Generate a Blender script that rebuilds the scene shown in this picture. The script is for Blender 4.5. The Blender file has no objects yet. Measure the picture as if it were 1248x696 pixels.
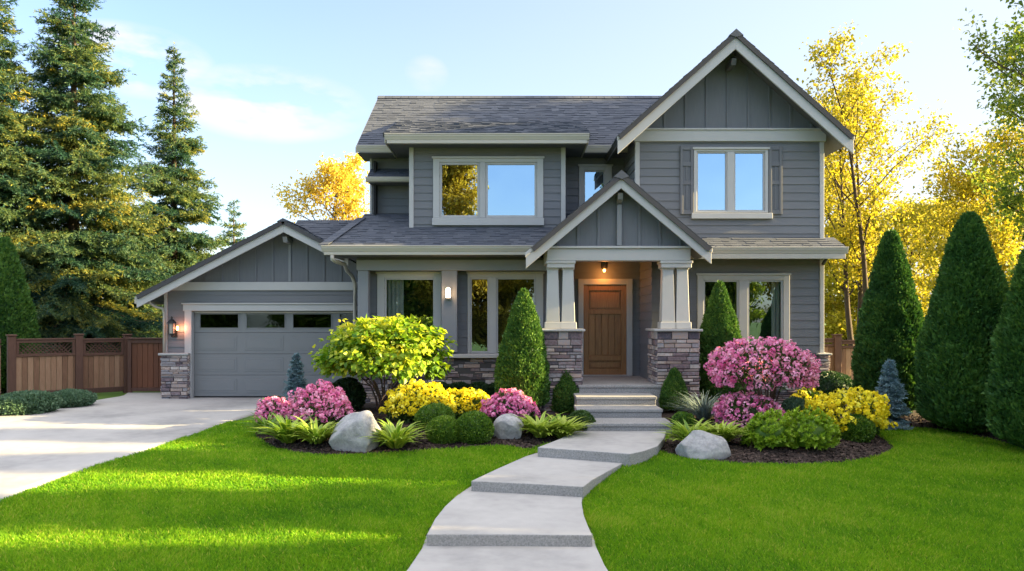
import bpy, bmesh, math, random
import numpy as np
from mathutils import Vector, Matrix

R = math.radians
random.seed(7)
scene = bpy.context.scene
col = scene.collection

# ------------------------------------------------------------------ camera
CAMZ = 2.17                      # camera height; photo scale: 950 px focal length on 1248 px
cam_d = bpy.data.cameras.new('camera')
cam = bpy.data.objects.new('camera', cam_d)
col.objects.link(cam)
cam.location = (0, 0, CAMZ)
cam.rotation_euler = (R(90), 0, 0)
cam_d.sensor_width = 36
cam_d.lens = 36 * 950 / 1248
cam_d.shift_y = (388 - 348) / 1248
cam_d.clip_end = 2000
scene.camera = cam

# ------------------------------------------------------------------ sky, sun, exposure
SUN_EL, SUN_AZ = 16.5, 91.0      # azimuth clockwise from +Y (north); about +X
world = bpy.data.worlds.new('World')
scene.world = world
world.use_nodes = True
wt = world.node_tree
wt.nodes.clear()
def wn(t, **k):
    n = wt.nodes.new(t)
    for a, b in k.items():
        setattr(n, a, b)
    return n
w_out = wn('ShaderNodeOutputWorld')
w_bg = wn('ShaderNodeBackground')
w_bg.inputs['Strength'].default_value = 0.085
sky = wn('ShaderNodeTexSky', sky_type='NISHITA', sun_disc=False)
sky.sun_elevation = R(SUN_EL)
sky.sun_rotation = R(SUN_AZ)
sky.air_density = 1.0
sky.dust_density = 1.2
sky.ozone_density = 1.6
# clouds: noise over the direction, kept to a long soft bank low in the north-west
w_tc = wn('ShaderNodeTexCoord')
w_sep = wn('ShaderNodeSeparateXYZ')
wt.links.new(w_tc.outputs['Generated'], w_sep.inputs[0])
def wmath(op, a, b=None, clamp=False):
    n = wn('ShaderNodeMath', operation=op)
    n.use_clamp = clamp
    for i, v in enumerate((a, b)):
        if v is None: continue
        if isinstance(v, (int, float)): n.inputs[i].default_value = v
        else: wt.links.new(v, n.inputs[i])
    return n.outputs[0]
w_map = wn('ShaderNodeMapping')
w_map.inputs['Scale'].default_value = (7.0, 7.0, 20.0)
wt.links.new(w_tc.outputs['Generated'], w_map.inputs['Vector'])
w_noise = wn('ShaderNodeTexNoise')
w_noise.inputs['Scale'].default_value = 1.0
w_noise.inputs['Detail'].default_value = 7
w_noise.inputs['Roughness'].default_value = 0.52
wt.links.new(w_map.outputs[0], w_noise.inputs['Vector'])
def blob(px, py, sx, sy):
    # soft ellipse around the direction of a place in the sky
    x, z = (px - 624) / 950, (388 - py) / 950
    l = math.sqrt(x * x + 1 + z * z)
    dx = wmath('MULTIPLY', wmath('SUBTRACT', w_sep.outputs[0], x / l), 1 / sx)
    dz = wmath('MULTIPLY', wmath('SUBTRACT', w_sep.outputs[2], z / l), 1 / sz(sy))
    r2 = wmath('ADD', wmath('MULTIPLY', dx, dx), wmath('MULTIPLY', dz, dz))
    return wmath('SUBTRACT', 1.0, r2, True)
def sz(v): return v
cl = wmath('MAXIMUM', blob(165, 74, .08, .040), blob(330, 128, .115, .045))
cl = wmath('MAXIMUM', cl, wmath('MULTIPLY', blob(520, 90, .028, .022), .35))
front = wmath('GREATER_THAN', w_sep.outputs[1], 0.0)
cl = wmath('MULTIPLY', cl, front)
nz = wmath('MULTIPLY', wmath('SUBTRACT', w_noise.outputs['Fac'], 0.42), 5.5, True)
cmask = wmath('MULTIPLY', wmath('MULTIPLY', cl, nz), 1.7, True)
# thin high haze: whiter towards the horizon and towards the sun
hz = wmath('MULTIPLY', wmath('SUBTRACT', 0.50, w_sep.outputs[2]), 1.25, True)
hx = wmath('MULTIPLY', wmath('ADD', w_sep.outputs[0], 0.40), 0.85, True)
hmask = wmath('ADD', wmath('MULTIPLY', hz, 0.48), wmath('MULTIPLY', hx, 0.75), True)
hmask = wmath('MULTIPLY', hmask, wmath('ADD', wmath('MULTIPLY', w_sep.outputs[1], 1.2), 0.45, True))
def wmix(fac, a, b):
    n = wn('ShaderNodeMix', data_type='RGBA')
    wt.links.new(fac, n.inputs['Factor'])
    for s, v in (('A', a), ('B', b)):
        k = [i for i in n.inputs if i.name == s and i.type == 'RGBA'][0]
        if isinstance(v, tuple): k.default_value = (*v, 1)
        else: wt.links.new(v, k)
    return [o for o in n.outputs if o.type == 'RGBA'][0]
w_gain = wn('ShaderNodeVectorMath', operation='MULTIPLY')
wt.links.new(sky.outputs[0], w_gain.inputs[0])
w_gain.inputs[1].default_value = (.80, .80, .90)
c1 = wmix(hmask, w_gain.outputs[0], (1.86, 1.94, 2.02))
c2 = wmix(cmask, c1, (2.16, 2.07, 2.03))
# bright zone added to the sky overhead, out of view, as fill for shaded walls
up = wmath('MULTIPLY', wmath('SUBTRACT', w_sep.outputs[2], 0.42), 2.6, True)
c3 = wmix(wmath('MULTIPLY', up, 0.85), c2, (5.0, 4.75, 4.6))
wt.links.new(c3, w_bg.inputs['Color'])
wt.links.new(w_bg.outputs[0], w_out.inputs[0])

sun_d = bpy.data.lights.new('sun', 'SUN')
sun = bpy.data.objects.new('sun', sun_d)
col.objects.link(sun)
sun_vec = Vector((math.sin(R(SUN_AZ)) * math.cos(R(SUN_EL)), math.cos(R(SUN_AZ)) * math.cos(R(SUN_EL)), math.sin(R(SUN_EL))))
sun.rotation_euler = sun_vec.to_track_quat('Z', 'Y').to_euler()
sun.location = (30, 5, 20)
sun_d.energy = 5.0
sun_d.angle = R(0.6)
sun_d.color = (1.0, 0.76, 0.36)

vs = scene.view_settings
vs.view_transform = 'Standard'
vs.look = 'None'
vs.gamma = 1
vs.exposure = 2.6
vs.use_curve_mapping = False
scene.cycles.max_bounces = 8
scene.cycles.transparent_max_bounces = 16
scene.cycles.use_denoising = True

# ------------------------------------------------------------------ helpers
def W(px, py, d):
    "place seen at photo pixel (px, py) and standing d metres in front of the camera"
    return Vector(((px - 624) * d / 950, d, CAMZ + (388 - py) * d / 950))
def wx(px, d): return (px - 624) * d / 950
def wz(py, d): return CAMZ + (388 - py) * d / 950
def smooth(a, b, x):
    t = np.clip((np.asarray(x, float) - a) / (b - a), 0, 1)
    return t * t * (3 - 2 * t)
def zg(x, y):
    "height of the ground: gentle rise from the street to the house"
    x = np.asarray(x, float); y = np.asarray(y, float)
    base = .068 * (y - 6.5) - .02
    cap = .35 + .06 * smooth(-6, -3.5, x)
    k = .12
    h = np.clip(.5 + .5 * (base - cap) / k / 2, 0, 1)
    return np.where(base < cap - k * 2, base, np.where(base > cap + k * 2, cap, base * (1 - h) + cap * h - k * h * (1 - h)))
def G(px, py, lift=0):
    "ground point under a photo pixel"
    lo, hi = 2.0, 60.0
    for _ in range(50):
        m = (lo + hi) / 2
        if CAMZ + (388 - py) * m / 950 > float(zg((px - 624) * m / 950, m)) + lift: lo = m
        else: hi = m
    return Vector(((px - 624) * lo / 950, lo, float(zg((px - 624) * lo / 950, lo)) + lift))
def Gz(px, py, z):
    d = (CAMZ - z) * 950 / (py - 388)
    return Vector(((px - 624) * d / 950, d, z))

def setp(o, label=None, cat=None, group=None, kind=None):
    if label: o['label'] = label
    if cat: o['category'] = cat
    if group: o['group'] = group
    if kind: o['kind'] = kind
    return o
def thing(name, label, cat, loc, group=None, rz=0):
    o = bpy.data.objects.new(name, None)
    o.empty_display_size = .2
    col.objects.link(o)
    o.location = loc
    o.rotation_euler = (0, 0, rz)
    return setp(o, label, cat, group)
def link(name, me, parent=None, local=False):
    o = bpy.data.objects.new(name, me)
    col.objects.link(o)
    if parent is not None:
        o.parent = parent
        if not local and parent.type == 'EMPTY':
            o.matrix_parent_inverse = Matrix.Translation(-Vector(parent.location))
    return o
def nmesh(name, V, F, mat, parent=None, tint=None, local=True, smooth_=False):
    "mesh from numpy arrays; F is one (n, k) array or a list of them"
    V = np.asarray(V, np.float32)
    if not isinstance(F, (list, tuple)): F = [F]
    F = [np.asarray(f, np.int32) for f in F if len(f)]
    me = bpy.data.meshes.new(name)
    me.vertices.add(len(V)); me.vertices.foreach_set('co', V.ravel())
    tot = sum(f.size for f in F)
    me.loops.add(tot)
    me.loops.foreach_set('vertex_index', np.concatenate([f.ravel() for f in F]))
    starts, tots, s = [], [], 0
    for f in F:
        n, k = f.shape
        starts.append(s + np.arange(n) * k); tots.append(np.full(n, k)); s += n * k
    me.polygons.add(sum(len(f) for f in F))
    me.polygons.foreach_set('loop_start', np.concatenate(starts).astype(np.int32))
    me.polygons.foreach_set('loop_total', np.concatenate(tots).astype(np.int32))
    if smooth_:
        me.polygons.foreach_set('use_smooth', np.ones(len(me.polygons), bool))
    me.update(calc_edges=True)
    a = me.attributes.new('tint', 'FLOAT', 'POINT')
    a.data.foreach_set('value', np.asarray(tint if tint is not None else np.full(len(V), .5), np.float32))
    me.materials.append(mat)
    return link(name, me, parent, local)

class MB:
    "collects boxes, prisms and tubes; build() links them as ONE mesh object"
    def __init__(s): s.v = []; s.f = []; s.t = []
    def add(s, vs, fs, t=None):
        b = len(s.v)
        s.v += [tuple(v) for v in vs]
        s.t += [random.random() if t is None else t] * len(vs)
        s.f += [[i + b for i in f] for f in fs]
    def box(s, x0, x1, y0, y1, z0, z1, t=None):
        s.add([(x0,y0,z0),(x1,y0,z0),(x1,y1,z0),(x0,y1,z0),(x0,y0,z1),(x1,y0,z1),(x1,y1,z1),(x0,y1,z1)],
              [(0,3,2,1),(4,5,6,7),(0,1,5,4),(1,2,6,5),(2,3,7,6),(3,0,4,7)], t)
        return s
    def prism(s, poly, vec, t=None):
        n = len(poly); vec = Vector(vec)
        a = [Vector(p) for p in poly]
        s.add(a + [p + vec for p in a], [list(range(n))[::-1], list(range(n, 2 * n))] +
              [(i, (i + 1) % n, n + (i + 1) % n, n + i) for i in range(n)], t)
        return s
    def frustum(s, cx, cy, z0, z1, hx0, hy0, hx1, hy1, t=None):
        s.add([(cx+a*hx0,cy+b*hy0,z0) for a,b in ((-1,-1),(1,-1),(1,1),(-1,1))] + [(cx+a*hx1,cy+b*hy1,z1) for a,b in ((-1,-1),(1,-1),(1,1),(-1,1))],
              [(0,3,2,1),(4,5,6,7),(0,1,5,4),(1,2,6,5),(2,3,7,6),(3,0,4,7)], t)
        return s
    def tube(s, pts, rad, n=6, t=None):
        pts = [Vector(p) for p in pts]
        if isinstance(rad, (int, float)): rad = [rad] * len(pts)
        vs, fs = [], []
        up = Vector((.13, .21, 1)).normalized()
        for i, p in enumerate(pts):
            d = (pts[min(i + 1, len(pts) - 1)] - pts[max(i - 1, 0)])
            d = d.normalized() if d.length > 1e-6 else Vector((0, 0, 1))
            a = d.cross(up if abs(d.dot(up)) < .95 else Vector((1, 0, 0))).normalized(); b = d.cross(a)
            for k in range(n):
                an = 2 * math.pi * k / n
                vs.append(p + (a * math.cos(an) + b * math.sin(an)) * rad[i])
        for i in range(len(pts) - 1):
            for k in range(n):
                fs.append((i*n+k, i*n+(k+1)%n, (i+1)*n+(k+1)%n, (i+1)*n+k))
        fs.append(tuple(range(n))[::-1]); fs.append(tuple(range((len(pts)-1)*n, len(pts)*n)))
        s.add(vs, fs, t)
        return s
    def lathe(s, cx, cy, prof, n=16, t=.5):
        vs, fs = [], []
        for r, z in prof:
            for k in range(n):
                a = 2 * math.pi * k / n
                vs.append((cx + r * math.cos(a), cy + r * math.sin(a), z))
        for i in range(len(prof) - 1):
            for k in range(n):
                fs.append((i*n+k, i*n+(k+1)%n, (i+1)*n+(k+1)%n, (i+1)*n+k))
        fs.append(tuple(range(n))[::-1]); fs.append(tuple(range((len(prof)-1)*n, len(prof)*n)))
        s.add(vs, fs, t)
        return s
    def build(s, name, mat, parent=None, bevel=0, local=False, smooth_=False, seg=1):
        me = bpy.data.meshes.new(name)
        me.from_pydata(s.v, [], s.f)
        a = me.attributes.new('tint', 'FLOAT', 'POINT')
        a.data.foreach_set('value', np.asarray(s.t, np.float32))
        bm = bmesh.new(); bm.from_mesh(me)
        bmesh.ops.recalc_face_normals(bm, faces=bm.faces[:])
        bm.to_mesh(me); bm.free()
        if smooth_:
            for p in me.polygons: p.use_smooth = True
        me.materials.append(mat)
        o = link(name, me, parent, local)
        if bevel:
            m = o.modifiers.new('bevel', 'BEVEL'); m.width = bevel; m.segments = seg
            m.limit_method = 'ANGLE'; m.angle_limit = R(40)
        return o

# ------------------------------------------------------------------ materials
def new_mat(name):
    m = bpy.data.materials.new(name); m.use_nodes = True
    nt = m.node_tree; nt.nodes.clear()
    return m, nt
def N(nt, t, **k):
    n = nt.nodes.new(t)
    for a, b in k.items(): setattr(n, a, b)
    return n
def pos_noise(nt, scale, detail=4, stretch=(1, 1, 1), rough=.55):
    g = N(nt, 'ShaderNodeNewGeometry'); mp = N(nt, 'ShaderNodeMapping')
    mp.inputs['Scale'].default_value = stretch
    nt.links.new(g.outputs['Position'], mp.inputs['Vector'])
    n = N(nt, 'ShaderNodeTexNoise')
    n.inputs['Scale'].default_value = scale; n.inputs['Detail'].default_value = detail
    n.inputs['Roughness'].default_value = rough
    nt.links.new(mp.outputs[0], n.inputs['Vector'])
    return n.outputs['Fac']
def mth(nt, op, a, b=None, clamp=False):
    n = N(nt, 'ShaderNodeMath', operation=op); n.use_clamp = clamp
    for i, v in enumerate((a, b)):
        if v is None: continue
        if isinstance(v, (int, float)): n.inputs[i].default_value = v
        else: nt.links.new(v, n.inputs[i])
    return n.outputs[0]
def ramp(nt, fac, cols):
    r = N(nt, 'ShaderNodeValToRGB')
    el = r.color_ramp.elements
    while len(el) < len(cols): el.new(.5)
    for i, c in enumerate(cols):
        p, c = (c[0], c[1]) if len(c) == 2 else (i / (len(cols) - 1), c)
        el[i].position = p; el[i].color = (*c, 1)
    nt.links.new(fac, r.inputs['Fac'])
    return r.outputs['Color']
def mat(name, cols, rough=.6, tint=1.0, noise=8, namt=.3, detail=5, stretch=(1,1,1), bump=0, bscale=40, bstretch=None, spec=.4, metal=0, big=None, coat=0):
    """surface: colour ramp driven by the per-vertex tint (share `tint`) plus world-space noise (share `namt`)"""
    m, nt = new_mat(name)
    out = N(nt, 'ShaderNodeOutputMaterial'); p = N(nt, 'ShaderNodeBsdfPrincipled')
    at = N(nt, 'ShaderNodeAttribute', attribute_name='tint')
    nz = pos_noise(nt, noise, detail, stretch)
    f = mth(nt, 'ADD', mth(nt, 'MULTIPLY', mth(nt, 'SUBTRACT', at.outputs['Fac'], .5), tint), mth(nt, 'MULTIPLY', mth(nt, 'SUBTRACT', nz, .5), namt * 3))
    if big:
        b = pos_noise(nt, big[0], 3)
        f = mth(nt, 'ADD', f, mth(nt, 'MULTIPLY', mth(nt, 'SUBTRACT', b, .5), big[1] * 3))
    f = mth(nt, 'ADD', f, .5, True)
    nt.links.new(ramp(nt, f, cols), p.inputs['Base Color'])
    p.inputs['Roughness'].default_value = rough
    p.inputs['Specular IOR Level'].default_value = spec
    p.inputs['Metallic'].default_value = metal
    p.inputs['Coat Weight'].default_value = coat
    if bump:
        bz = pos_noise(nt, bscale, 6, bstretch or stretch, .65)
        b = N(nt, 'ShaderNodeBump'); b.inputs['Strength'].default_value = 1; b.inputs['Distance'].default_value = bump
        nt.links.new(bz, b.inputs['Height']); nt.links.new(b.outputs[0], p.inputs['Normal'])
    nt.links.new(p.outputs[0], out.inputs[0])
    return m
def leafmat(name, cols, trans=.35, rough=.5, spec=.35, tmul=1.25):
    m, nt = new_mat(name)
    out = N(nt, 'ShaderNodeOutputMaterial'); p = N(nt, 'ShaderNodeBsdfPrincipled')
    at = N(nt, 'ShaderNodeAttribute', attribute_name='tint')
    c = ramp(nt, at.outputs['Fac'], cols)
    nt.links.new(c, p.inputs['Base Color'])
    p.inputs['Roughness'].default_value = rough; p.inputs['Specular IOR Level'].default_value = spec
    tr = N(nt, 'ShaderNodeBsdfTranslucent')
    g = N(nt, 'ShaderNodeVectorMath', operation='MULTIPLY'); g.inputs[1].default_value = (tmul, tmul, tmul * .7)
    nt.links.new(c, g.inputs[0]); nt.links.new(g.outputs[0], tr.inputs['Color'])
    mx = N(nt, 'ShaderNodeMixShader'); mx.inputs[0].default_value = trans
    nt.links.new(p.outputs[0], mx.inputs[1]); nt.links.new(tr.outputs[0], mx.inputs[2])
    nt.links.new(mx.outputs[0], out.inputs[0])
    return m
def glassmat(name, fac, tint):
    m, nt = new_mat(name)
    out = N(nt, 'ShaderNodeOutputMaterial')
    gl = N(nt, 'ShaderNodeBsdfGlossy'); gl.inputs['Roughness'].default_value = 0.004; gl.inputs['Color'].default_value = (.55, .74, .90, 1)
    tr = N(nt, 'ShaderNodeBsdfTransparent'); tr.inputs['Color'].default_value = (*tint, 1)
    mx = N(nt, 'ShaderNodeMixShader'); mx.inputs[0].default_value = fac
    nz = pos_noise(nt, 1.1, 1)
    b = N(nt, 'ShaderNodeBump'); b.inputs['Strength'].default_value = 1; b.inputs['Distance'].default_value = .006
    nt.links.new(nz, b.inputs['Height']); nt.links.new(b.outputs[0], gl.inputs['Normal'])
    nt.links.new(tr.outputs[0], mx.inputs[1]); nt.links.new(gl.outputs[0], mx.inputs[2])
    nt.links.new(mx.outputs[0], out.inputs[0])
    return m
def glow(name, c, s):
    m, nt = new_mat(name)
    out = N(nt, 'ShaderNodeOutputMaterial'); e = N(nt, 'ShaderNodeEmission')
    e.inputs[0].default_value = (*c, 1); e.inputs[1].default_value = s
    nt.links.new(e.outputs[0], out.inputs[0])
    return m

MS = dict(
    siding=mat('siding', [(.120,.126,.138), (.170,.177,.191)], .62, .35, 3, .25, stretch=(1,1,14), bump=.0015, bscale=30, bstretch=(1,1,12)),
    batten=mat('board siding', [(.112,.119,.134), (.16,.168,.186)], .62, .5, 3, .3, stretch=(14,14,1), bump=.0015, bscale=30, bstretch=(12,12,1)),
    trim=mat('trim paint', [(.36,.362,.36), (.45,.45,.445)], .5, .3, 5, .2, bump=.0006, bscale=60),
    trimlow=mat('porch trim paint', [(.37,.37,.36), (.46,.455,.44)], .5, .3, 5, .2, bump=.0006, bscale=60),
    gutter=mat('gutter enamel', [(.37,.35,.30), (.46,.44,.385)], .38, .3, 3, .25),
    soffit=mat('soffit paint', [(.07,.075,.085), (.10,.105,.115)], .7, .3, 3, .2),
    post=mat('post paint', [(.19,.198,.212), (.24,.248,.262)], .55, .3, 4, .2, bump=.0006, bscale=60),
    shutter=mat('shutter paint', [(.10,.105,.118), (.14,.145,.158)], .5, .3, 5, .2),
    shingle=mat('asphalt shingle', [(.050,.058,.076), (.082,.093,.116), (.125,.136,.158)], .9, .5, 90, .2, bump=.003, bscale=220, spec=.2),
    deck=mat('roof deck', [(.05,.05,.055), (.07,.07,.075)], .9),
    stone=mat('ledge stone', [(.075,.07,.085), (.20,.145,.15), (.27,.265,.28), (.36,.27,.225), (.48,.45,.43)], .82, 1.0, 22, .22, bump=.006, bscale=45, spec=.25),
    mortar=mat('mortar', [(.05,.05,.052), (.075,.072,.072)], .95),
    cap=mat('stone cap', [(.30,.30,.295), (.40,.395,.38)], .7, .4, 12, .25, bump=.001),
    gdoor=mat('garage door paint', [(.165,.175,.18), (.198,.208,.212)], .45, .3, 2, .2),
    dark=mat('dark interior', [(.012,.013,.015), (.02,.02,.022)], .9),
    black=mat('black metal', [(.012,.012,.013), (.03,.03,.03)], .4, .4),
    wood=mat('door wood', [(.13,.056,.019), (.26,.12,.042), (.36,.185,.07)], .38, .35, 5, .5, stretch=(16,16,1), bump=.0008, bscale=8, spec=.5),
    fence=mat('fence boards', [(.15,.07,.04), (.27,.145,.085), (.38,.23,.145)], .8, .8, 6, .35, stretch=(16,16,1), bump=.002, bscale=10),
    fencef=mat('fence frame', [(.07,.032,.022), (.13,.062,.042)], .75, .5, 6, .4, stretch=(6,6,1), bump=.001, bscale=12),
    gate=mat('gate boards', [(.085,.03,.014), (.17,.06,.027)], .65, .7, 6, .3, stretch=(14,14,1), bump=.001, bscale=10),
    conc=mat('concrete', [(.25,.25,.245), (.36,.355,.345), (.43,.425,.41)], .85, .2, 7, .25, 8, bump=.0015, bscale=160, big=(.8, .6), spec=.25),
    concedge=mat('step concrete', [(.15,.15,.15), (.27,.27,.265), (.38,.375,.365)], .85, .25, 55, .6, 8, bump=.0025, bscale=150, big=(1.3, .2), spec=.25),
    mulch=mat('mulch soil', [(.018,.012,.010), (.055,.038,.032)], .95, .3, 30, .5, bump=.03, bscale=25),
    chip=mat('mulch chips', [(.022,.014,.011), (.06,.038,.03), (.11,.078,.064)], .9),
    soil=mat('lawn soil', [(.035,.085,.006), (.075,.15,.010)], .95, .2, 9, .5),
    rock=mat('granite', [(.16,.16,.165), (.33,.33,.335), (.50,.50,.49)], .8, 0, 7, .42, 10, bump=.02, bscale=9, big=(30, .2), spec=.3),
    bark=mat('bark', [(.035,.024,.018), (.085,.062,.048)], .9, .4, 14, .5, stretch=(1,1,.25), bump=.02, bscale=18),
    barkl=mat('shrub bark', [(.05,.032,.024), (.13,.09,.068)], .85, .5, 20, .4, bump=.004, bscale=50),
    curtain=mat('curtain cloth', [(.42,.48,.44), (.58,.63,.58)], .85, .4, 6, .2),
    glass=glassmat('window glass', .62, (.55, .58, .6)),
    glasslow=glassmat('downstairs window glass', .30, (.75, .78, .78)),
    gglass=glassmat('garage door glass', .10, (.35, .36, .36)),
    bulb=glow('lit bulb', (1.0, .40, .10), 3.0),
    bulbw=glow('lit lamp glass', (1.0, .66, .34), 1.6),
)
MS['grass'] = leafmat('grass', [(.065,.19,.012), (.14,.32,.014), (.25,.42,.018), (.44,.46,.09)], .5, .6, .2, 1.5)
MS['spruce'] = leafmat('spruce needles', [(.014,.052,.044), (.036,.098,.066), (.13,.18,.055), (.44,.36,.05)], .42, .55, .3)  # gold end: yellowish new growth plus sunlight put into the needle colour
MS['bluespruce'] = leafmat('blue spruce needles', [(.075,.15,.18), (.16,.27,.32), (.29,.42,.48)], .15, .55)
MS['arbor'] = leafmat('arborvitae foliage', [(.015,.058,.016), (.038,.11,.024), (.08,.175,.030), (.14,.24,.04)], .18, .6, .25)
MS['box'] = leafmat('boxwood leaves', [(.022,.075,.010), (.055,.14,.014), (.12,.23,.02), (.22,.31,.03)], .25, .45, .4)
MS['mound'] = leafmat('dark shrub leaves', [(.010,.035,.012), (.025,.068,.022), (.05,.11,.035)], .2, .5, .35)
MS['lime'] = leafmat('lime leaves', [(.09,.19,.012), (.20,.34,.02), (.34,.48,.035), (.48,.58,.08)], .35, .45, .35)
MS['hosta'] = leafmat('hosta leaves', [(.05,.13,.012), (.12,.25,.02), (.32,.44,.05), (.48,.55,.12)], .3, .4, .4)
MS['gold'] = leafmat('golden leaves', [(.06,.17,.012), (.17,.31,.016), (.42,.47,.03), (.72,.60,.07)], .4, .45, .35, 1.35)
MS['shrub'] = leafmat('shrub leaves', [(.02,.06,.012), (.05,.11,.018), (.09,.16,.028)], .25, .45, .4)
MS['pink'] = leafmat('pink petals', [(.66,.11,.34), (.82,.25,.50), (.88,.39,.61), (.93,.58,.74)], .3, .55, .2, 1.1)
MS['yellow'] = leafmat('yellow petals', [(.66,.49,.010), (.84,.71,.020), (.90,.82,.05), (.92,.88,.20)], .35, .55, .2, 1.1)
MS['fescue'] = leafmat('fescue blades', [(.10,.15,.14), (.20,.27,.26), (.36,.43,.42)], .15, .5)
MS['sage'] = leafmat('sage leaves', [(.04,.10,.05), (.10,.18,.10), (.18,.28,.17)], .2, .6)
MS['autumn'] = leafmat('autumn leaves', [(.26,.20,.03), (.48,.36,.05), (.64,.50,.09), (.72,.60,.14)], .5, .5, .25, 1.3)
MS['yellowtree'] = leafmat('yellow tree leaves', [(.13,.155,.018), (.29,.265,.022), (.44,.37,.035), (.57,.47,.08)], .5, .5, .25, 1.35)
MS['greentree'] = leafmat('green tree leaves', [(.05,.10,.018), (.11,.18,.03), (.22,.27,.035), (.36,.36,.05)], .4, .5, .25, 1.3)

# ------------------------------------------------------------------ ground
def pip(poly, x, y):
    x = np.asarray(x); y = np.asarray(y)
    c = np.zeros(x.shape, bool); n = len(poly)
    for i in range(n):
        x0, y0 = poly[i][:2]; x1, y1 = poly[(i + 1) % n][:2]
        if y0 == y1: continue
        k = ((y0 > y) != (y1 > y)) & (x < (x1 - x0) * (y - y0) / (y1 - y0) + x0)
        c ^= k
    return c
def edist(poly, x, y):
    d = np.full(np.shape(x), 1e9); n = len(poly)
    for i in range(n):
        x0, y0 = poly[i][:2]; x1, y1 = poly[(i + 1) % n][:2]
        dx, dy = x1 - x0, y1 - y0
        t = np.clip(((x - x0) * dx + (y - y0) * dy) / (dx * dx + dy * dy + 1e-9), 0, 1)
        d = np.minimum(d, np.hypot(x - x0 - t * dx, y - y0 - t * dy))
    return d
def spline(pts, n=6):
    "smooth closed polygon through the points"
    out = []; m = len(pts)
    for i in range(m):
        p0, p1, p2, p3 = (np.array(pts[(i + k) % m][:2], float) for k in (-1, 0, 1, 2))
        for k in range(n):
            t = k / n
            out.append(tuple(.5 * (2*p1 + (p2-p0)*t + (2*p0-5*p1+4*p2-p3)*t*t + (3*p1-p0-3*p2+p3)*t**3)))
    return out
rng = np.random.default_rng(11)
def lump(p, k, seed, n=7):
    "smooth pseudo-noise in -1..1 for points (N,3)"
    r = np.random.default_rng(seed); s = 0
    for i in range(n):
        d = r.normal(size=3); d /= np.linalg.norm(d)
        s = s + np.sin(p @ (d * k * r.uniform(.6, 1.7)) + r.uniform(0, 6.28))
    return s / n * 1.6

xs = np.concatenate([[-400, -150, -70, -35, -20], np.arange(-14, 14.01, .4), [20, 35, 70, 150, 400]])
ys = np.concatenate([[-300, -100, -40, -15, -5], np.arange(0, 22.01, .4), [28, 40, 70, 150, 500]])
gx, gy = np.meshgrid(xs, ys)
gz = zg(gx, np.maximum(gy, -5))
V = np.stack([gx, gy, gz], -1).reshape(-1, 3)
nx, ny = len(xs), len(ys)
ii = (np.arange(ny - 1)[:, None] * nx + np.arange(nx - 1)[None]).ravel()
F = np.stack([ii, ii + 1, ii + nx + 1, ii + nx], 1)
setp(nmesh('ground', V, F, MS['soil'], smooth_=True), kind='structure')

# driveway between two edge lines
drv_r = [G(*p) for p in ((0,612),(60,590),(120,567.5),(177,551),(245,527.5),(290,511.5),(316,504),(336,498),(400,490))]
drv_l = [G(*p) for p in ((0,507),(60,497.5),(113,489.5),(150,483.5),(160,477))]
RX = np.array([[p.y, p.x] for p in drv_r]); LX = np.array([[p.y, p.x] for p in drv_l])
def drx(d):
    s = (RX[1,1] - RX[0,1]) / (RX[1,0] - RX[0,0])
    return np.where(d < RX[0,0], RX[0,1] + s * (d - RX[0,0]), np.interp(d, RX[:,0], RX[:,1]))
def dlx(d):
    s = (LX[1,1] - LX[0,1]) / (LX[1,0] - LX[0,0])
    return np.where(d < LX[0,0], LX[0,1] + s * (d - LX[0,0]), np.interp(d, LX[:,0], LX[:,1]))
DRV_END = 18.9
ds = np.linspace(3.0, DRV_END, 70); us = np.linspace(0, 1, 24)
dl, dr = dlx(ds), drx(ds)
dx = dl[:, None] * (1 - us) + dr[:, None] * us
dy = np.repeat(ds[:, None], 24, 1)
V = np.stack([dx, dy, zg(dx, dy) + .02], -1).reshape(-1, 3)
ii = (np.arange(69)[:, None] * 24 + np.arange(23)[None]).ravel()
F = np.stack([ii, ii + 1, ii + 25, ii + 24], 1)
# side skirt along the lawn
e = np.arange(70) * 24 + 23
V2 = V[e].copy(); V2[:, 2] -= .1
F2 = np.stack([e[:-1], len(V) + np.arange(69), len(V) + np.arange(1, 70), e[1:]], 1)
setp(nmesh('driveway', np.vstack([V, V2]), np.vstack([F, F2]), MS['conc'], smooth_=True), kind='structure')

# stepped path of four broad slabs
def slab(mb, pts, z, thick):
    mb.prism([Gz(px, py, z) - Vector((0, 0, thick)) for px, py in pts], (0, 0, thick), .5)
SL = [
    (.42, [(655,545),(712,549),(768,553),(786,549),(801,543.5),(809,535),(813,522),(706,521),(697,526),(684,534)], .20),
    (.29, [(574,586),(640,589),(711,593),(722,584.5),(742,573.5),(762,563),(775,553),(700,546),(664,548.5),(640,556),(606,571)], .20),
    (.17, [(520,651),(620,651),(722,652),(717,641),(711.5,627),(709,612),(711,600),(714,588),(592,583),(574,592),(556,604),(542,617),(530,632)], .20),
    (.06, [(455,738),(600,738),(764,738),(748,705),(737,688),(726,664),(722,645),(522,644),(514,668),(497,693)], .25)]
mb = MB()
for z, pts, th in SL: slab(mb, pts, z, th)
path = setp(mb.build('path', MS['conc'], bevel=.012, seg=2), kind='structure')
path.data.materials.append(MS['concedge'])                       # exposed aggregate on the risers
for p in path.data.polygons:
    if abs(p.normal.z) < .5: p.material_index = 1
PATH = [[tuple(Gz(px, py, z)[:2]) for px, py in pts] for z, pts, th in SL]

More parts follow.
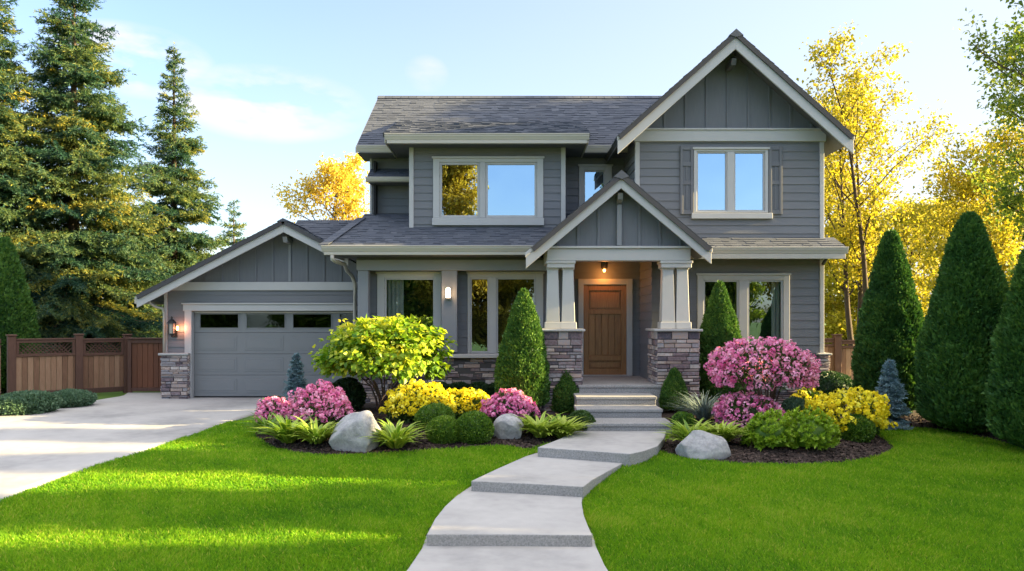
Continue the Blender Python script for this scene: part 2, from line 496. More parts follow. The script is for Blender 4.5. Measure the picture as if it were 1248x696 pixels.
# planting beds
bedL = [G(*p)[:2] for p in ((313,526),(319,539),(344,550.5),(390,556.5),(445,556),(500,552.5),(560,548),(610,545),(642,549),(656,546))] + \
       [(1.05, 12.1), (1.0, 13.5), (.6, 14.6), (.6, 15.9), (-3.3, 15.9), (-3.6, 16.0), (-4.0, 15.4)]
bedR = [G(*p)[:2] for p in ((800,545),(808,553),(832,560),(880,565),(930,567.5),(990,567.5),(1040,564),(1074,557),(1090,549),(1085,540),(1072,531),(1068,524))] + \
       [G(*p)[:2] for p in ((1120,523),(1170,530),(1210,538),(1248,548),(1330,566),(1420,600))] + \
       [(9.2, 8.5), (9.2, 15.6), (6.4, 15.9), (2.5, 15.9), (2.5, 12.5)]
bedL = spline(bedL, 5); bedR = spline(bedR, 5)
BEDZ = {}
def bed_h(poly, x, y):
    d = edist(poly, x, y)
    return .012 + .07 * smooth(0, .7, d)
for poly in (bedL, bedR):
    p = np.array(poly); st = .04
    x = np.arange(p[:,0].min(), p[:,0].max(), st); y = np.arange(p[:,1].min(), p[:,1].max(), st)
    gx, gy = np.meshgrid(x, y)
    ins = pip(poly, gx, gy)
    pts = np.stack([gx, gy, gx * 0], -1).reshape(-1, 3)
    z = zg(gx, gy) + bed_h(poly, gx, gy) * np.where(ins, 1, 0) + (lump(pts, 14, 3) * .008).reshape(gx.shape)
    V = np.stack([gx, gy, z], -1).reshape(-1, 3)
    n = len(x)
    c = ins[:-1,:-1] & ins[1:,:-1] & ins[:-1,1:] & ins[1:,1:]
    ii = (np.arange(len(y)-1)[:,None] * n + np.arange(n-1)[None])[c]
    F = np.stack([ii, ii + 1, ii + n + 1, ii + n], 1)
    u, inv = np.unique(F, return_inverse=True)
    setp(nmesh('mulch_bed', V[u], inv.reshape(F.shape), MS['mulch'], smooth_=True), kind='structure')
def bedpt(px, py):
    q = G(px, py)
    for poly in (bedL, bedR):
        if pip(poly, np.array([q.x]), np.array([q.y]))[0]:
            q.z += float(bed_h(poly, np.array([q.x]), np.array([q.y]))[0])
    return q
# loose bark chips on the beds
cv, ct = [], []
for poly in (bedL, bedR):
    p = np.array(poly)
    x = rng.uniform(p[:,0].min(), p[:,0].max(), 60000); y = rng.uniform(p[:,1].min(), min(13.5, p[:,1].max()), 60000)
    k = pip(poly, x, y) & (np.abs(x) < .75 * y); x, y = x[k][:17000], y[k][:17000]
    z = zg(x, y) + bed_h(poly, x, y) + rng.uniform(.0, .012, len(x))
    c = np.stack([x, y, z], 1)
    a = rng.normal(size=(len(x), 3)); a[:,2] *= .35; a /= np.linalg.norm(a, axis=1, keepdims=True)
    b = np.cross(a, rng.normal(size=(len(x), 3)) * .5 + [0, 0, 1]); b /= np.linalg.norm(b, axis=1, keepdims=True)
    l = rng.uniform(.012, .035, (len(x), 1)); w = rng.uniform(.006, .014, (len(x), 1))
    cv.append(np.stack([c + a*l + b*w*.5, c + b*w, c - a*l + b*w*.4, c - a*l*.9 - b*w, c + a*l*.8 - b*w], 1).reshape(-1, 3))
    ct.append(np.repeat(rng.uniform(0, 1, len(x)), 5))
V = np.vstack(cv)
setp(nmesh('bark_mulch', V, np.arange(len(V)).reshape(-1, 5), MS['chip'], tint=np.concatenate(ct)), 'dark brown bark mulch chips covering both planting beds', 'mulch', kind='stuff')

# lawn grass
def grass():
    n = 1350000
    x = rng.uniform(-11.3, 11.3, n); y = rng.uniform(5.6, 13.4, n)
    k = (np.abs(x) < .78 * y + 2.6) & ((np.abs(x) < .70 * y + .4) | (rng.uniform(0, 1, n) < .45)) & (x > np.where(y < DRV_END, drx(y) + .015, -99))
    k &= rng.uniform(0, 1, n) < np.clip((8.3 / y) ** 1.6, .1, 1)
    x, y = x[k], y[k]
    bad = np.zeros(len(x), bool)
    for poly in PATH:
        bad |= pip(poly, x, y)
    for poly in (bedL, bedR):
        bad |= pip(poly, x, y) & (edist(poly, x, y) > rng.uniform(0, .05, len(x)))
    bad |= (y > 12.4) & (np.abs(x) < 3.2)
    x, y = x[~bad], y[~bad]; n = len(x)
    p = np.stack([x, y, x * 0], 1)
    z = zg(x, y)
    big = lump(p, 1.6, 5); mid = lump(p, 7, 6)
    h = (.046 + .008 * mid + rng.normal(0, .009, n)).clip(.02, .08)
    w = .0048 * (y / 7.5) * rng.uniform(.7, 1.3, n)
    an = rng.uniform(0, 6.283, n); le = rng.normal(.0, .022, (n, 2)) + .012 * np.stack([mid, lump(p, 6, 9)], 1)
    dx, dy = np.cos(an) * w, np.sin(an) * w
    base = np.stack([x, y, z - .004], 1)
    m = base + np.stack([le[:,0]*.4, le[:,1]*.4, h*.6], 1)
    tip = base + np.stack([le[:,0], le[:,1], h], 1)
    s = np.stack([dx, dy, dx * 0], 1)
    V = np.stack([base - s, base + s, m + s*.8, tip, m - s*.8], 1).reshape(-1, 3)
    t = (.42 + .15 * big + .15 * mid + .06 * lump(p, 22, 12) + rng.normal(0, .18, n)).clip(0, 1)
    t = np.where(rng.uniform(0, 1, n) < .03, 1.0, t)
    o = nmesh('lawn_grass', V, np.arange(len(V)).reshape(-1, 5), MS['grass'], tint=np.repeat(t, 5))
    setp(o, 'short mown green lawn grass on both sides of the stepped path', 'grass', kind='stuff')
grass()

# ------------------------------------------------------------------ the house
house = thing('house', 'grey two storey house with stone piers, gabled porch and attached garage', 'house', (1.6, 16, .45))
H = house
def lap(mb, O, u, n, wdt, z0, z1, opens=(), h=.168, t=.016):
    "lapped boards on a wall: O corner, u along, n outward; opens = (u0,u1,z0,z1)"
    O, u, n = Vector(O), Vector(u), Vector(n)
    z = z0
    while z < z1 - 1e-4:
        a, b = z, min(z + h, z1)
        cuts = sorted({a, b} | {q for o in opens for q in o[2:4] if a < q < b})
        tt = random.random()
        for c0, c1 in zip(cuts, cuts[1:]):
            m = (c0 + c1) / 2
            segs = [(0, wdt)]
            for o in opens:
                if o[2] < m < o[3]:
                    ns = []
                    for s0, s1 in segs:
                        if o[0] > s0: ns.append((s0, min(s1, o[0])))
                        if o[1] < s1: ns.append((max(s0, o[1]), s1))
                    segs = [s for s in ns if s[1] - s[0] > .002]
            for s0, s1 in segs:
                # split long boards so butt joints and tone vary
                js = [s0]
                while s1 - js[-1] > 3.2: js.append(js[-1] + random.uniform(1.6, 3.0))
                js.append(s1)
                for j0, j1 in zip(js, js[1:]):
                    f0 = t * (1 - (c0 - a) / h) + .004; f1 = t * (1 - (c1 - a) / h) + .004
                    P = lambda s, zz, f: O + u * s + n * f + Vector((0, 0, zz - O.z))
                    mb.add([P(j0, c0, f0), P(j1, c0, f0), P(j1, c1, f1), P(j0, c1, f1), P(j0, c0, 0), P(j1, c0, 0)],
                           [(0, 1, 2, 3), (4, 5, 1, 0)], (tt + random.random() * .6) / 1.6)
        z += h
def front_wall(name, X0, X1, Y, z0, z1, opens=()):
    mb = MB(); lap(mb, (X0, Y, z0), (1, 0, 0), (0, -1, 0), X1 - X0, z0, z1, [(a - X0, b - X0, c, d) for a, b, c, d in opens])
    return mb.build(name, MS['siding'], H)
def side_wall(name, X, Y0, Y1, z0, z1, sgn):
    mb = MB(); lap(mb, (X, Y0, z0), (0, 1, 0), (sgn, 0, 0), Y1 - Y0, z0, z1)
    return mb.build(name, MS['siding'], H)

def roof(name, O, u, v, poly, ridge=None, row=.125, parent=None, thick=.09):
    "shingled roof plane; poly in (u, v) metres; returns the shingle mesh"
    O, u, v = Vector(O), Vector(u).normalized(), Vector(v).normalized()
    n = u.cross(v)
    if n.z < 0: n = -n
    mb = MB()
    vmin, vmax = min(p[1] for p in poly), max(p[1] for p in poly)
    def span(vv):
        xs = []
        for (a, b), (c, d) in zip(poly, poly[1:] + poly[:1]):
            if (b <= vv < d) or (d <= vv < b): xs.append(a + (c - a) * (vv - b) / (d - b))
        return (min(xs), max(xs)) if len(xs) > 1 else None
    vv = vmin
    while vv < vmax - .01:
        v1 = min(vv + row, vmax)
        s = span((vv + v1) / 2)
        if s:
            x = s[0]
            while x < s[1] - .005:
                x2 = min(x + random.uniform(.10, .28), s[1])
                if s[1] - x2 < .06: x2 = s[1]
                t = random.choice((.008, .012, .018)); lo = vv - random.uniform(0, .008)
                tt = min(1, max(0, random.gauss(.45, .24)))
                P = lambda a, b, h: O + u * a + v * b + n * h
                mb.add([P(x, lo, 0), P(x2, lo, 0), P(x, lo, t), P(x2, lo, t), P(x2, v1 + .01, .003), P(x, v1 + .01, .003)],
                       [(0, 1, 3, 2), (2, 3, 4, 5), (0, 2, 5), (1, 4, 3)], tt)
                x = x2
        vv = v1
    o = mb.build(name, MS['shingle'], parent or H)
    dk = MB(); dk.prism([O + u * a + v * b - n * thick for a, b in poly], n * (thick - .004))
    dk.build('roof_deck', MS['deck'], o)
    return o
def gable_roof(X, ztop, slope, hw, Y0, Y1, name='roof'):
    L = hw * math.sqrt(1 + slope * slope)
    zb = ztop - hw * slope
    a = roof(name, (X - hw, Y0, zb), (0, 1, 0), (1, 0, slope), [(0, 0), (Y1 - Y0, 0), (Y1 - Y0, L), (0, L)])
    b = roof(name, (X + hw, Y0, zb), (0, 1, 0), (-1, 0, slope), [(0, 0), (Y1 - Y0, 0), (Y1 - Y0, L), (0, L)])
    mb = MB()
    y = Y0 - .01
    while y < Y1:
        y2 = min(y + .2, Y1)
        for s in (-1, 1):
            p = [Vector((X, y, ztop + .035)), Vector((X, y2 + .02, ztop + .025)), Vector((X + s * .14, y2 + .02, ztop + .025 - .14 * slope)), Vector((X + s * .14, y, ztop + .035 - .14 * slope))]
            mb.prism(p, (0, 0, -.012))
        y = y2
    mb.prism([(X - .135, Y0 - .014, ztop + .028 - .135 * slope), (X, Y0 - .014, ztop + .030), (X + .135, Y0 - .014, ztop + .028 - .135 * slope), (X, Y0 - .014, ztop - .13)], (0, .04, 0), .5)
    mb.build('ridge_cap', MS['shingle'], a)
    return a, b
def barge(X, ztop, slope, hw, Y, dep, name='bargeboard', thick=.045, m='trim', hwl=None):
    hwl = hwl or hw
    for s, w in ((-1, hwl), (1, hw)):
        mb = MB()
        mb.prism([(X, Y, ztop - .02), (X + s * w, Y, ztop - .02 - w * slope), (X + s * w, Y, ztop - .02 - w * slope - dep), (X, Y, ztop - .02 - dep)], (0, thick, 0))
        # narrow shadow board above
        mb.prism([(X, Y - .018, ztop + .0), (X + s * (w + .015), Y - .018, ztop - (w + .015) * slope), (X + s * (w + .015), Y - .018, ztop - (w + .015) * slope - .075), (X, Y - .018, ztop - .075)], (0, .0165, 0))
        mb.build(name, MS[m], H, bevel=.004)
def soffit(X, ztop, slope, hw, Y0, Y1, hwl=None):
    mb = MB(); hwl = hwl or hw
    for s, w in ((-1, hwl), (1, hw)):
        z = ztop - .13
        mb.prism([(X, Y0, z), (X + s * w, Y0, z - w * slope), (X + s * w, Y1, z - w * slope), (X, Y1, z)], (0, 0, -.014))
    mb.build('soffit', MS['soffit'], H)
def batten_gable(X, ztop, slope, hw, Y, zbot, step=.43, name='gable', hwl=None):
    hwl = hwl or hw
    xl, xr = X - min(hwl, (ztop - zbot) / slope), X + min(hw, (ztop - zbot) / slope)
    zl, zr = ztop - (X - xl) * slope, ztop - (xr - X) * slope
    poly = [(xl, Y, zbot), (xr, Y, zbot)] + ([(xr, Y, zr)] if zr > zbot + .01 else []) + [(X, Y, ztop)] + ([(xl, Y, zl)] if zl > zbot + .01 else [])
    mb = MB(); mb.prism(poly, (0, .06, 0), .4)
    k = -math.floor((X - xl) / step)
    while X + k * step < xr - .05:
        x = X + k * step
        if x > xl + .04:
            zt = ztop - abs(x - X) * slope - .03
            if zt > zbot + .05: mb.box(x - .024, x + .024, Y - .022, Y - .0005, zbot, zt)
        k += 1
    return mb.build(name, MS['batten'], H, bevel=.003)
def gutter(x0, x1, y, ztop, h=.13, wd=.12, fascia=.10, name='gutter', returns=True):
    mb = MB()
    prof = [(0, 0), (-.0, -.02), (.012, -.03), (.012, -.05), (.03, -.085), (.045, -h), (wd, -h), (wd, 0)]
    mb.prism([(x0, y + a, ztop + b) for a, b in prof], (x1 - x0, 0, 0), .6)
    mb.box(x0 + .04, x1 - .04, y + .05, y + wd + .02, ztop - h - fascia, ztop - h - .001, .3)
    return mb.build(name, MS['gutter'], H, bevel=.003)
def tbox(name, b, m='trim', bevel=.005, parent=None):
    mb = MB(); mb.box(*b); return mb.build(name, MS[m], parent or H, bevel=bevel)

def window(outer, panes, Y, sill=True, m='trim', glass='glass', casing=None, sash=.035, apron=0, frames='trim'):
    """outer = (x0,x1,z0,z1) of the casing, panes = list of (x0,x1,z0,z1) glass rectangles; returns wall opening"""
    x0, x1, z0, z1 = outer
    ix0, ix1 = min(p[0] for p in panes) - sash, max(p[1] for p in panes) + sash
    iz0, iz1 = min(p[2] for p in panes) - sash, max(p[3] for p in panes) + sash
    f = MB(); a, b = Y - .045, Y + .02
    f.box(x0, ix0, a, b, z0, z1); f.box(ix1, x1, a, b, z0, z1)
    f.box(ix0, ix1, a, b, iz1, z1); f.box(ix0, ix1, a, b, z0, iz0)
    f.box(x0 - .025, x1 + .025, a - .03, a - .0005, z1 - .012, z1 + .03)
    w = f.build('window', MS[m], H, bevel=.004)
    ps = sorted(panes)
    for p, q in zip(ps, ps[1:]):
        mu = MB(); mu.box(p[1] + sash, q[0] - sash, a + .004, b, iz0, iz1); mu.build('mullion', MS[m], w, bevel=.004)
    for p in ps:
        s = MB()
        for bx in ((p[0]-sash, p[0], p[2]-sash, p[3]+sash), (p[1], p[1]+sash, p[2]-sash, p[3]+sash), (p[0], p[1], p[3], p[3]+sash), (p[0], p[1], p[2]-sash, p[2])):
            s.box(bx[0], bx[1], Y - .018, Y + .035, bx[2], bx[3])
        s.build('sash', MS[frames], w, bevel=.004)
        g = MB(); g.add([(p[0]-.004, Y + .012, p[2]-.004), (p[1]+.004, Y + .012, p[2]-.004), (p[1]+.004, Y + .012, p[3]+.004), (p[0]-.004, Y + .012, p[3]+.004)], [(0, 1, 2, 3)])
        g.build('pane', MS[glass], w)
    if sill:
        s = MB(); s.box(x0 - .05, x1 + .05, Y - .10, Y + .02, z0 - .055, z0 - .001)
        if apron: s.box(x0, x1, Y - .05, Y - .004, z0 - .056 - apron, z0 - .056)
        s.build('sill', MS[m], w, bevel=.006)
    # dim room behind the glass
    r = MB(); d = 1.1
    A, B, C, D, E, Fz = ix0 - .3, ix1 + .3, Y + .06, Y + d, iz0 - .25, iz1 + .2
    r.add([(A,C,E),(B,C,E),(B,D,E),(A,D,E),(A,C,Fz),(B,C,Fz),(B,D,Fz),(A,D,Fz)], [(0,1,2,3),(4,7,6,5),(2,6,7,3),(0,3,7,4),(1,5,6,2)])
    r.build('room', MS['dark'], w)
    return (ix0 + .004, ix1 - .004, iz0 + .004, iz1 - .004)

def stones(O, u, n, wdt, z0, z1, tall_top=False, mb=None):
    "dry-stacked ledge stone face"
    mb = mb or MB()
    O, u, n = Vector(O), Vector(u), Vector(n)
    z = z0
    while z < z1 - .005:
        h = random.choice((.04, .05, .055, .07, .085))
        if tall_top and z1 - z < .28: h = z1 - z if z1 - z < .16 else z1 - z - .145
        if z1 - z - h < .04: h = z1 - z
        x = 0
        while x < wdt - .002:
            l = random.uniform(.10, .36) if h < .1 else random.uniform(.18, .34)
            if wdt - x - l < .09: l = wdt - x
            g = .005; o = random.uniform(.004, .032)
            j = lambda: random.uniform(-.006, .006)
            P = lambda s, zz, f: O + u * s + Vector((0, 0, zz - O.z)) + n * f
            a, b, c, d = x + g, x + l - g, z + g, z + h - g
            q = .008
            vs = [P(a, c, -.06), P(b, c, -.06), P(b, d, -.06), P(a, d, -.06)]
            vs += [P(a + j()*.4, c + j()*.4, o-.012+j()*.4), P(b + j()*.4, c + j()*.4, o-.012+j()*.4), P(b + j()*.4, d + j()*.4, o-.012+j()*.4), P(a + j()*.4, d + j()*.4, o-.012+j()*.4)]
            vs += [P(a + q + j(), c + q*.8, o + j()), P(b - q + j(), c + q*.8, o + j()), P(b - q + j(), d - q*.8, o + j()), P(a + q + j(), d - q*.8, o + j())]
            fs = [(8,9,10,11)]
            for k in range(4):
                k2 = (k + 1) % 4
                fs += [(k, k2, 4 + k2, 4 + k), (4 + k, 4 + k2, 8 + k2, 8 + k)]
            mb.add(vs, fs, random.random())
            x += l
        z += h
    return mb

# --- shell and floors inside, so no daylight leaks through
mb = MB(); mb.box(-3.10, 6.30, 18.05, 23.0, .2, 5.75); mb.box(-3.10, -3.05, 17.45, 18.0, .2, 5.7); mb.box(6.24, 6.29, 16.05, 18.0, .2, 5.75)
mb.box(1.20, 2.50, 17.75, 18.0, 3.3, 5.8); mb.box(-3.0, 6.2, 17.45, 18.0, 3.50, 3.60)
mb.build('inner_wall', MS['dark'], H)

YF = 16.0
# right wing, ground floor
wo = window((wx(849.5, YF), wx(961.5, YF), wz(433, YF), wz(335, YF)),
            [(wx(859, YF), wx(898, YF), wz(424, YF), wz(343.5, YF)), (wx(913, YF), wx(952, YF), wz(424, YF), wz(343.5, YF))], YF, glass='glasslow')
XR = wx(1003, YF)
front_wall('wall', 2.78, XR - .06, YF, .95, 3.62, [wo])
tbox('corner_trim', (XR - .075, XR + .01, YF - .04, YF + .06, .95, 3.45), 'trimlow')
side_wall('wall', XR, YF + .06, 23, .4, 5.75, 1)
# right wing, upper floor
zb_band0, zb_band1 = wz(173, YF), wz(159.5, YF)
wo = window((wx(845, YF), wx(935.6, YF), wz(259.5, YF), wz(182, YF)),
            [(wx(850.5, YF), wx(884, YF), wz(256, YF), wz(187, YF)), (wx(896, YF), wx(930, YF), wz(256, YF), wz(187, YF))], YF, sill=False, sash=.03)
X0 = wx(775, YF)
front_wall('wall', X0 + .06, XR - .06, YF, 3.74, zb_band0, [wo])
tbox('sill', (wx(842, YF), wx(940, YF), YF - .09, YF - .003, wz(267, YF), wz(260.2, YF)))
for a, b in ((828.5, 844.4), (936.2, 952)):
    x0, x1, z0, z1 = wx(a, YF), wx(b, YF), wz(261.5, YF), wz(178, YF)
    mb = MB()
    mb.box(x0, x1, YF - .035, YF - .018, z0, z1, .2)
    fw = .055
    for bx in ((x0, x0+fw, z0, z1), (x1-fw, x1, z0, z1)): mb.box(bx[0], bx[1], YF - .06, YF - .0352, bx[2], bx[3])
    for zz in (z0, z0 + (z1-z0)*.43, z0 + (z1-z0)*.70, z1 - .09): mb.box(x0+fw+.001, x1-fw-.001, YF - .058, YF - .0353, zz, zz + .085)
    mb.box((x0+x1)/2-.02, (x0+x1)/2+.02, YF-.046, YF-.0354, z0+.09, z0 + (z1-z0)*.43 - .003)
    mb.box((x0+x1)/2-.02, (x0+x1)/2+.02, YF-.046, YF-.0354, z0 + (z1-z0)*.43+.088, z0 + (z1-z0)*.70 - .003)
    mb.build('shutter', MS['shutter'], H, bevel=.003)
tbox('corner_trim', (X0 - .02, X0 + .07, YF - .04, YF + .06, 3.74, zb_band0 - .002), 'trim')
tbox('corner_trim', (XR - .075, XR + .01, YF - .04, YF + .06, 3.74, zb_band0 - .002), 'trim')
GX, GT, GS = 4.42, wz(38, 15.4), .89
tbox('band', (X0 - .05, XR + .04, YF - .07, YF + .03, zb_band0, zb_band1))
mb = MB(); mb.box(X0 - .07, XR + .06, YF - .10, YF + .02, zb_band1, zb_band1 + .035); mb.build('drip_cap', MS['trim'], H, bevel=.004)
batten_gable(GX, GT - .12, GS, 1.98, YF, zb_band1 + .03)
gable_roof(GX, GT, GS, 2.33, 15.36, 21.5)
barge(GX, GT, GS, 2.33, 15.40, .33)
soffit(GX, GT, GS, 2.31, 15.45, 21.0)
mb = MB(); mb.prism([(GX - .05, 15.50, GT - .50), (GX - .05, 15.97, GT - .50), (GX - .05, 15.97, GT - .62), (GX - .05, 15.56, GT - .62)], (.10, 0, 0)); mb.build('outlooker', MS['soffit'], H, bevel=.004)
side_wall('wall', X0, YF + .06, 17.6, 3.4, 6.0, -1)
# skirt roof on the right
sk_z = wz(302, 15.4)
sl = (wz(290, YF) - sk_z) / .6
roof('roof', (3.1, 15.4, sk_z), (1, 0, 0), (0, 1, sl), [(0, 0), (wx(1032, 15.4) - 3.1, 0), (wx(1032, 15.4) - 3.1, .6 * math.sqrt(1 + sl*sl) + .02), (0, .6 * math.sqrt(1 + sl*sl) + .02)])
gutter(3.3, wx(1033, 15.35), 15.29, sk_z + .01)
tbox('soffit', (3.3, wx(1030, 15.4), 15.42, YF - .02, sk_z - .17, sk_z - .15), 'soffit')
tbox('eave_end', (wx(1029, 15.4), wx(1031.5, 15.4), 15.42, YF + .5, sk_z - .15, sk_z - .012), 'gutter')
roof('roof', (XR + .3, 15.9, sk_z + .0), (0, 1, 0), (-1, 0, sl), [(0, 0), (3, 0), (3, .28), (0, .28)])

# bay with the big upper window
YB = 16.6
BX0, BX1 = wx(500, YB), wx(688, YB)
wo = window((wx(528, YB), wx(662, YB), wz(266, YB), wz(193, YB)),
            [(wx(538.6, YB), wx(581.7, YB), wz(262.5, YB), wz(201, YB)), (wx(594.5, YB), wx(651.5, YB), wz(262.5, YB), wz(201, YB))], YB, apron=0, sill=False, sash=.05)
front_wall('wall', BX0 + .06, BX1 - .06, YB, 4.0, 5.82, [wo])
tbox('apron', (wx(527, YB), wx(663, YB), YB - .075, YB - .003, wz(275, YB), wz(266.3, YB)))
tbox('corner_trim', (BX0 - .02, BX0 + .075, YB - .04, YB + .05, 4.0, 5.80))
tbox('corner_trim', (BX1 - .075, BX1 + .02, YB - .04, YB + .05, 4.0, 5.80))
side_wall('wall', BX0, YB + .05, 18.0, 4.0, 5.82, -1)
side_wall('wall', BX1, YB + .05, 17.7, 4.0, 5.82, 1)
BG = wz(164, 16.1)
gutter(wx(469, 16.05), wx(718, 16.05), 15.98, BG, h=.125, fascia=.07)
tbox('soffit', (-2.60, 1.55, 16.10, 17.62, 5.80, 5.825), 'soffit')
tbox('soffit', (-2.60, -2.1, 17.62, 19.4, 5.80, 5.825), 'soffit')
tbox('fascia', (-2.635, -2.605, 16.10, 19.4, 5.79, BG - .01), 'gutter')
tbox('fascia', (1.555, 1.585, 16.10, 17.6, 5.79, BG - .01), 'gutter')
bsl, msl = .35, .66
bl = 2.35 * math.sqrt(1 + bsl * bsl)
roof('roof', (-2.66, 16.04, BG + .02), (1, 0, 0), (0, 1, bsl), [(0, 0), (4.27, 0), (4.27, bl), (0, bl)])
# main roof
MZ = 5.96
L = 2.85 * math.sqrt(1 + msl * msl)
roof('roof', (-3.42, 17.15, MZ), (1, 0, 0), (0, 1, msl), [(0, 0), (9.2, 0), (9.2, L), (0, L)])
roof('roof', (-3.42, 22.9, MZ), (1, 0, 0), (0, -1, msl), [(0, 0), (9.2, 0), (9.2, L + .05), (0, L + .05)])
RZ = MZ + 2.85 * msl
mb = MB(); x = -3.44
while x < 5.6:
    mb.prism([(x, 19.86, RZ - .06), (x, 20.0, RZ + .04), (x, 20.02, RZ + .04), (x, 20.16, RZ - .06)], (.19, 0, 0)); x += .2
mb.build('ridge_cap', MS['shingle'], H)
mb = MB(); mb.prism([(-3.445, 17.15, MZ - .02), (-3.445, 20.0, RZ - .02), (-3.445, 22.9, MZ - .02), (-3.445, 22.9, MZ - .15), (-3.445, 20.0, RZ - .15), (-3.445, 17.15, MZ - .15)], (.03, 0, 0)); mb.build('rake_board', MS['gutter'], H)
mb = MB(); mb.prism([(-3.20, 18.0, 3.8), (-3.20, 23.0, 3.8), (-3.20, 23.0, 5.9), (-3.20, 20.0, RZ - .12), (-3.20, 18.0, 6.4)], (.05, 0, 0)); mb.build('wall', MS['batten'], H)
gutter(wx(435, 17.1), -2.6, 17.04, MZ, fascia=.02)
gutter(1.5, 2.72, 17.04, MZ, fascia=.02)
tbox('soffit', (-3.40, -2.62, 17.10, 18.0, MZ - .17, MZ - .155), 'soffit')
tbox('soffit', (1.59, 2.6, 17.10, 17.62, MZ - .17, MZ - .155), 'soffit')
# wall left of the bay with its belt roof
YL = 17.7
front_wall('wall', wx(452, YL), BX0, YL, 4.05, 5.85)
tbox('corner_trim', (wx(451, YL), wx(453.5, YL), YL - .03, YL + .05, 4.05, 5.8))
bz = wz(217, 17.2); sl = (wz(205.5, YL) - bz) / .5
roof('roof', (wx(447, 17.2), 17.2, bz), (1, 0, 0), (0, 1, sl), [(0, 0), (1.1, 0), (1.1, .5 * math.sqrt(1 + sl*sl)), (.0, .5 * math.sqrt(1 + sl*sl))])
gutter(wx(446, 17.15), BX0, 17.09, bz + .01, h=.10, fascia=.0)
tbox('soffit', (wx(448, 17.2), BX0, 17.2, YL - .02, bz - .09, bz - .075), 'soffit')
# recessed wall with the small window
YR = 17.6
wo = window((wx(705.5, YR), wx(745.5, YR), wz(262, YR), wz(202.5, YR)), [(wx(713, YR), wx(735.5, YR), wz(255, YR), wz(209.5, YR))], YR, sill=False, sash=.03)
front_wall('wall', BX1, 2.55, YR, 3.6, 5.85, [wo])
# lower roof over the porch side
FG = wz(300.5, 15.4); fsl = .42
fp = [(0, 0), (5.1, 0), (5.1, 2.4), (.40, 2.4), (.40, 1.98)]
roof('roof', (wx(394, 15.38), 15.38, FG + .005), (1, 0, 0), (0, 1, fsl), fp)
mb = MB()
p0, p1 = Vector((wx(394, 15.38), 15.38, FG + .02)), Vector((wx(394, 15.38) + .40, 15.38 + 1.98 * .922, FG + .02 + 1.98 * .387))
for k in range(10):
    a, b = p0.lerp(p1, k / 10), p0.lerp(p1, (k + 1.1) / 10)
    mb.prism([a + Vector((-.10, .0, .004)), a + Vector((.10, -.02, .012)), b + Vector((.10, -.02, .006)), b + Vector((-.10, 0, -.0))], (0, 0, .012))
mb.build('hip_cap', MS['shingle'], H)
gutter(wx(392.5, 15.35), wx(661, 15.35), 15.27, FG + .01, h=.12, fascia=.06)
tbox('soffit', (wx(396, 15.4), .55, 15.40, 16.22, FG - .17, FG - .15), 'soffit')
tbox('eave_end', (wx(395.5, 15.4), wx(397, 15.4), 15.40, 17.3, FG - .16, FG + .0), 'gutter')
# cross roof joining garage and house
csl = .5
CL = lambda d: (d - 17.15) * math.sqrt(1 + csl * csl)
c0 = wz(269.5, 18.9) - csl * (18.9 - 17.15)
roof('roof', (-5.2, 17.15, c0), (1, 0, 0), (0, 1, csl), [(1.32, 0), (2.05, 0), (2.05, CL(18.9)), (0, CL(18.9)), (0, CL(18.68))])
mb = MB()
x = -5.2
while x < -3.2: mb.prism([(x, 18.80, c0 + .875 - .04), (x, 18.9, c0 + .875 + .025), (x, 19.0, c0 + .875 - .04)], (.19, 0, 0)); x += .2
mb.build('ridge_cap', MS['shingle'], H)

# --- ground floor left: posts, beam, windows and stone base
YW = 16.25
zs = wz(432, YW)
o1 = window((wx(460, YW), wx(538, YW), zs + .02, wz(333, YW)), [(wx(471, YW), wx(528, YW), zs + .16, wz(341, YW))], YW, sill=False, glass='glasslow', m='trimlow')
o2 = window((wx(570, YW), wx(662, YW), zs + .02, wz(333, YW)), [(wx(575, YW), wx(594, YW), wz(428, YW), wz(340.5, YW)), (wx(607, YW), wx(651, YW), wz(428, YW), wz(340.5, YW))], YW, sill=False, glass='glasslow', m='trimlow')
front_wall('wall', -3.16, 1.30, YW, zs + .02, 3.42, [o1, o2])
tbox('beam', (-3.17, .72, YF - .12, YF + .14, wz(330, YF), wz(317, YF)), 'post')
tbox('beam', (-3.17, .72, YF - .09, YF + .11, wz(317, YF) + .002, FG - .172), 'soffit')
for a, b in ((437, 450), (538.5, 557.5)):
    tbox('post', (wx(a, YF), wx(b, YF), YF - .10, YF + .12, zs + .06, wz(330, YF) - .001), 'post', .008)
tbox('sill', (-3.2, .60, YF - .18, YW - .006, zs - .055, zs + .018), 'trimlow', .008)
mb = stones((-3.18, YF - .08, .3), (1, 0, 0), (0, -1, 0), 3.75, .30, zs - .057)
ob = mb.build('stone_base', MS['stone'], H)
tbox('mortar', (-3.17, .57, YF - .09, YW + .1, .25, zs - .06), 'mortar', 0, ob)
side_wall('wall', -3.17, YF + .02, 17.4, .4, 3.35, -1)
# stone base right
mb = stones((2.9, YF - .08, .3), (1, 0, 0), (0, -1, 0), XR + .03 - 2.9, .30, .90)
stones((XR + .04, YF - .08, .3), (0, 1, 0), (1, 0, 0), 1.2, .30, .90, mb=mb)
ob = mb.build('stone_base', MS['stone'], H)
tbox('mortar', (2.9, XR + .02, YF - .075, YF + .3, .25, .895), 'mortar', 0, ob)
tbox('stone_cap', (2.9, XR + .09, YF - .13, YF + .05, .902, .948), 'cap', .008)
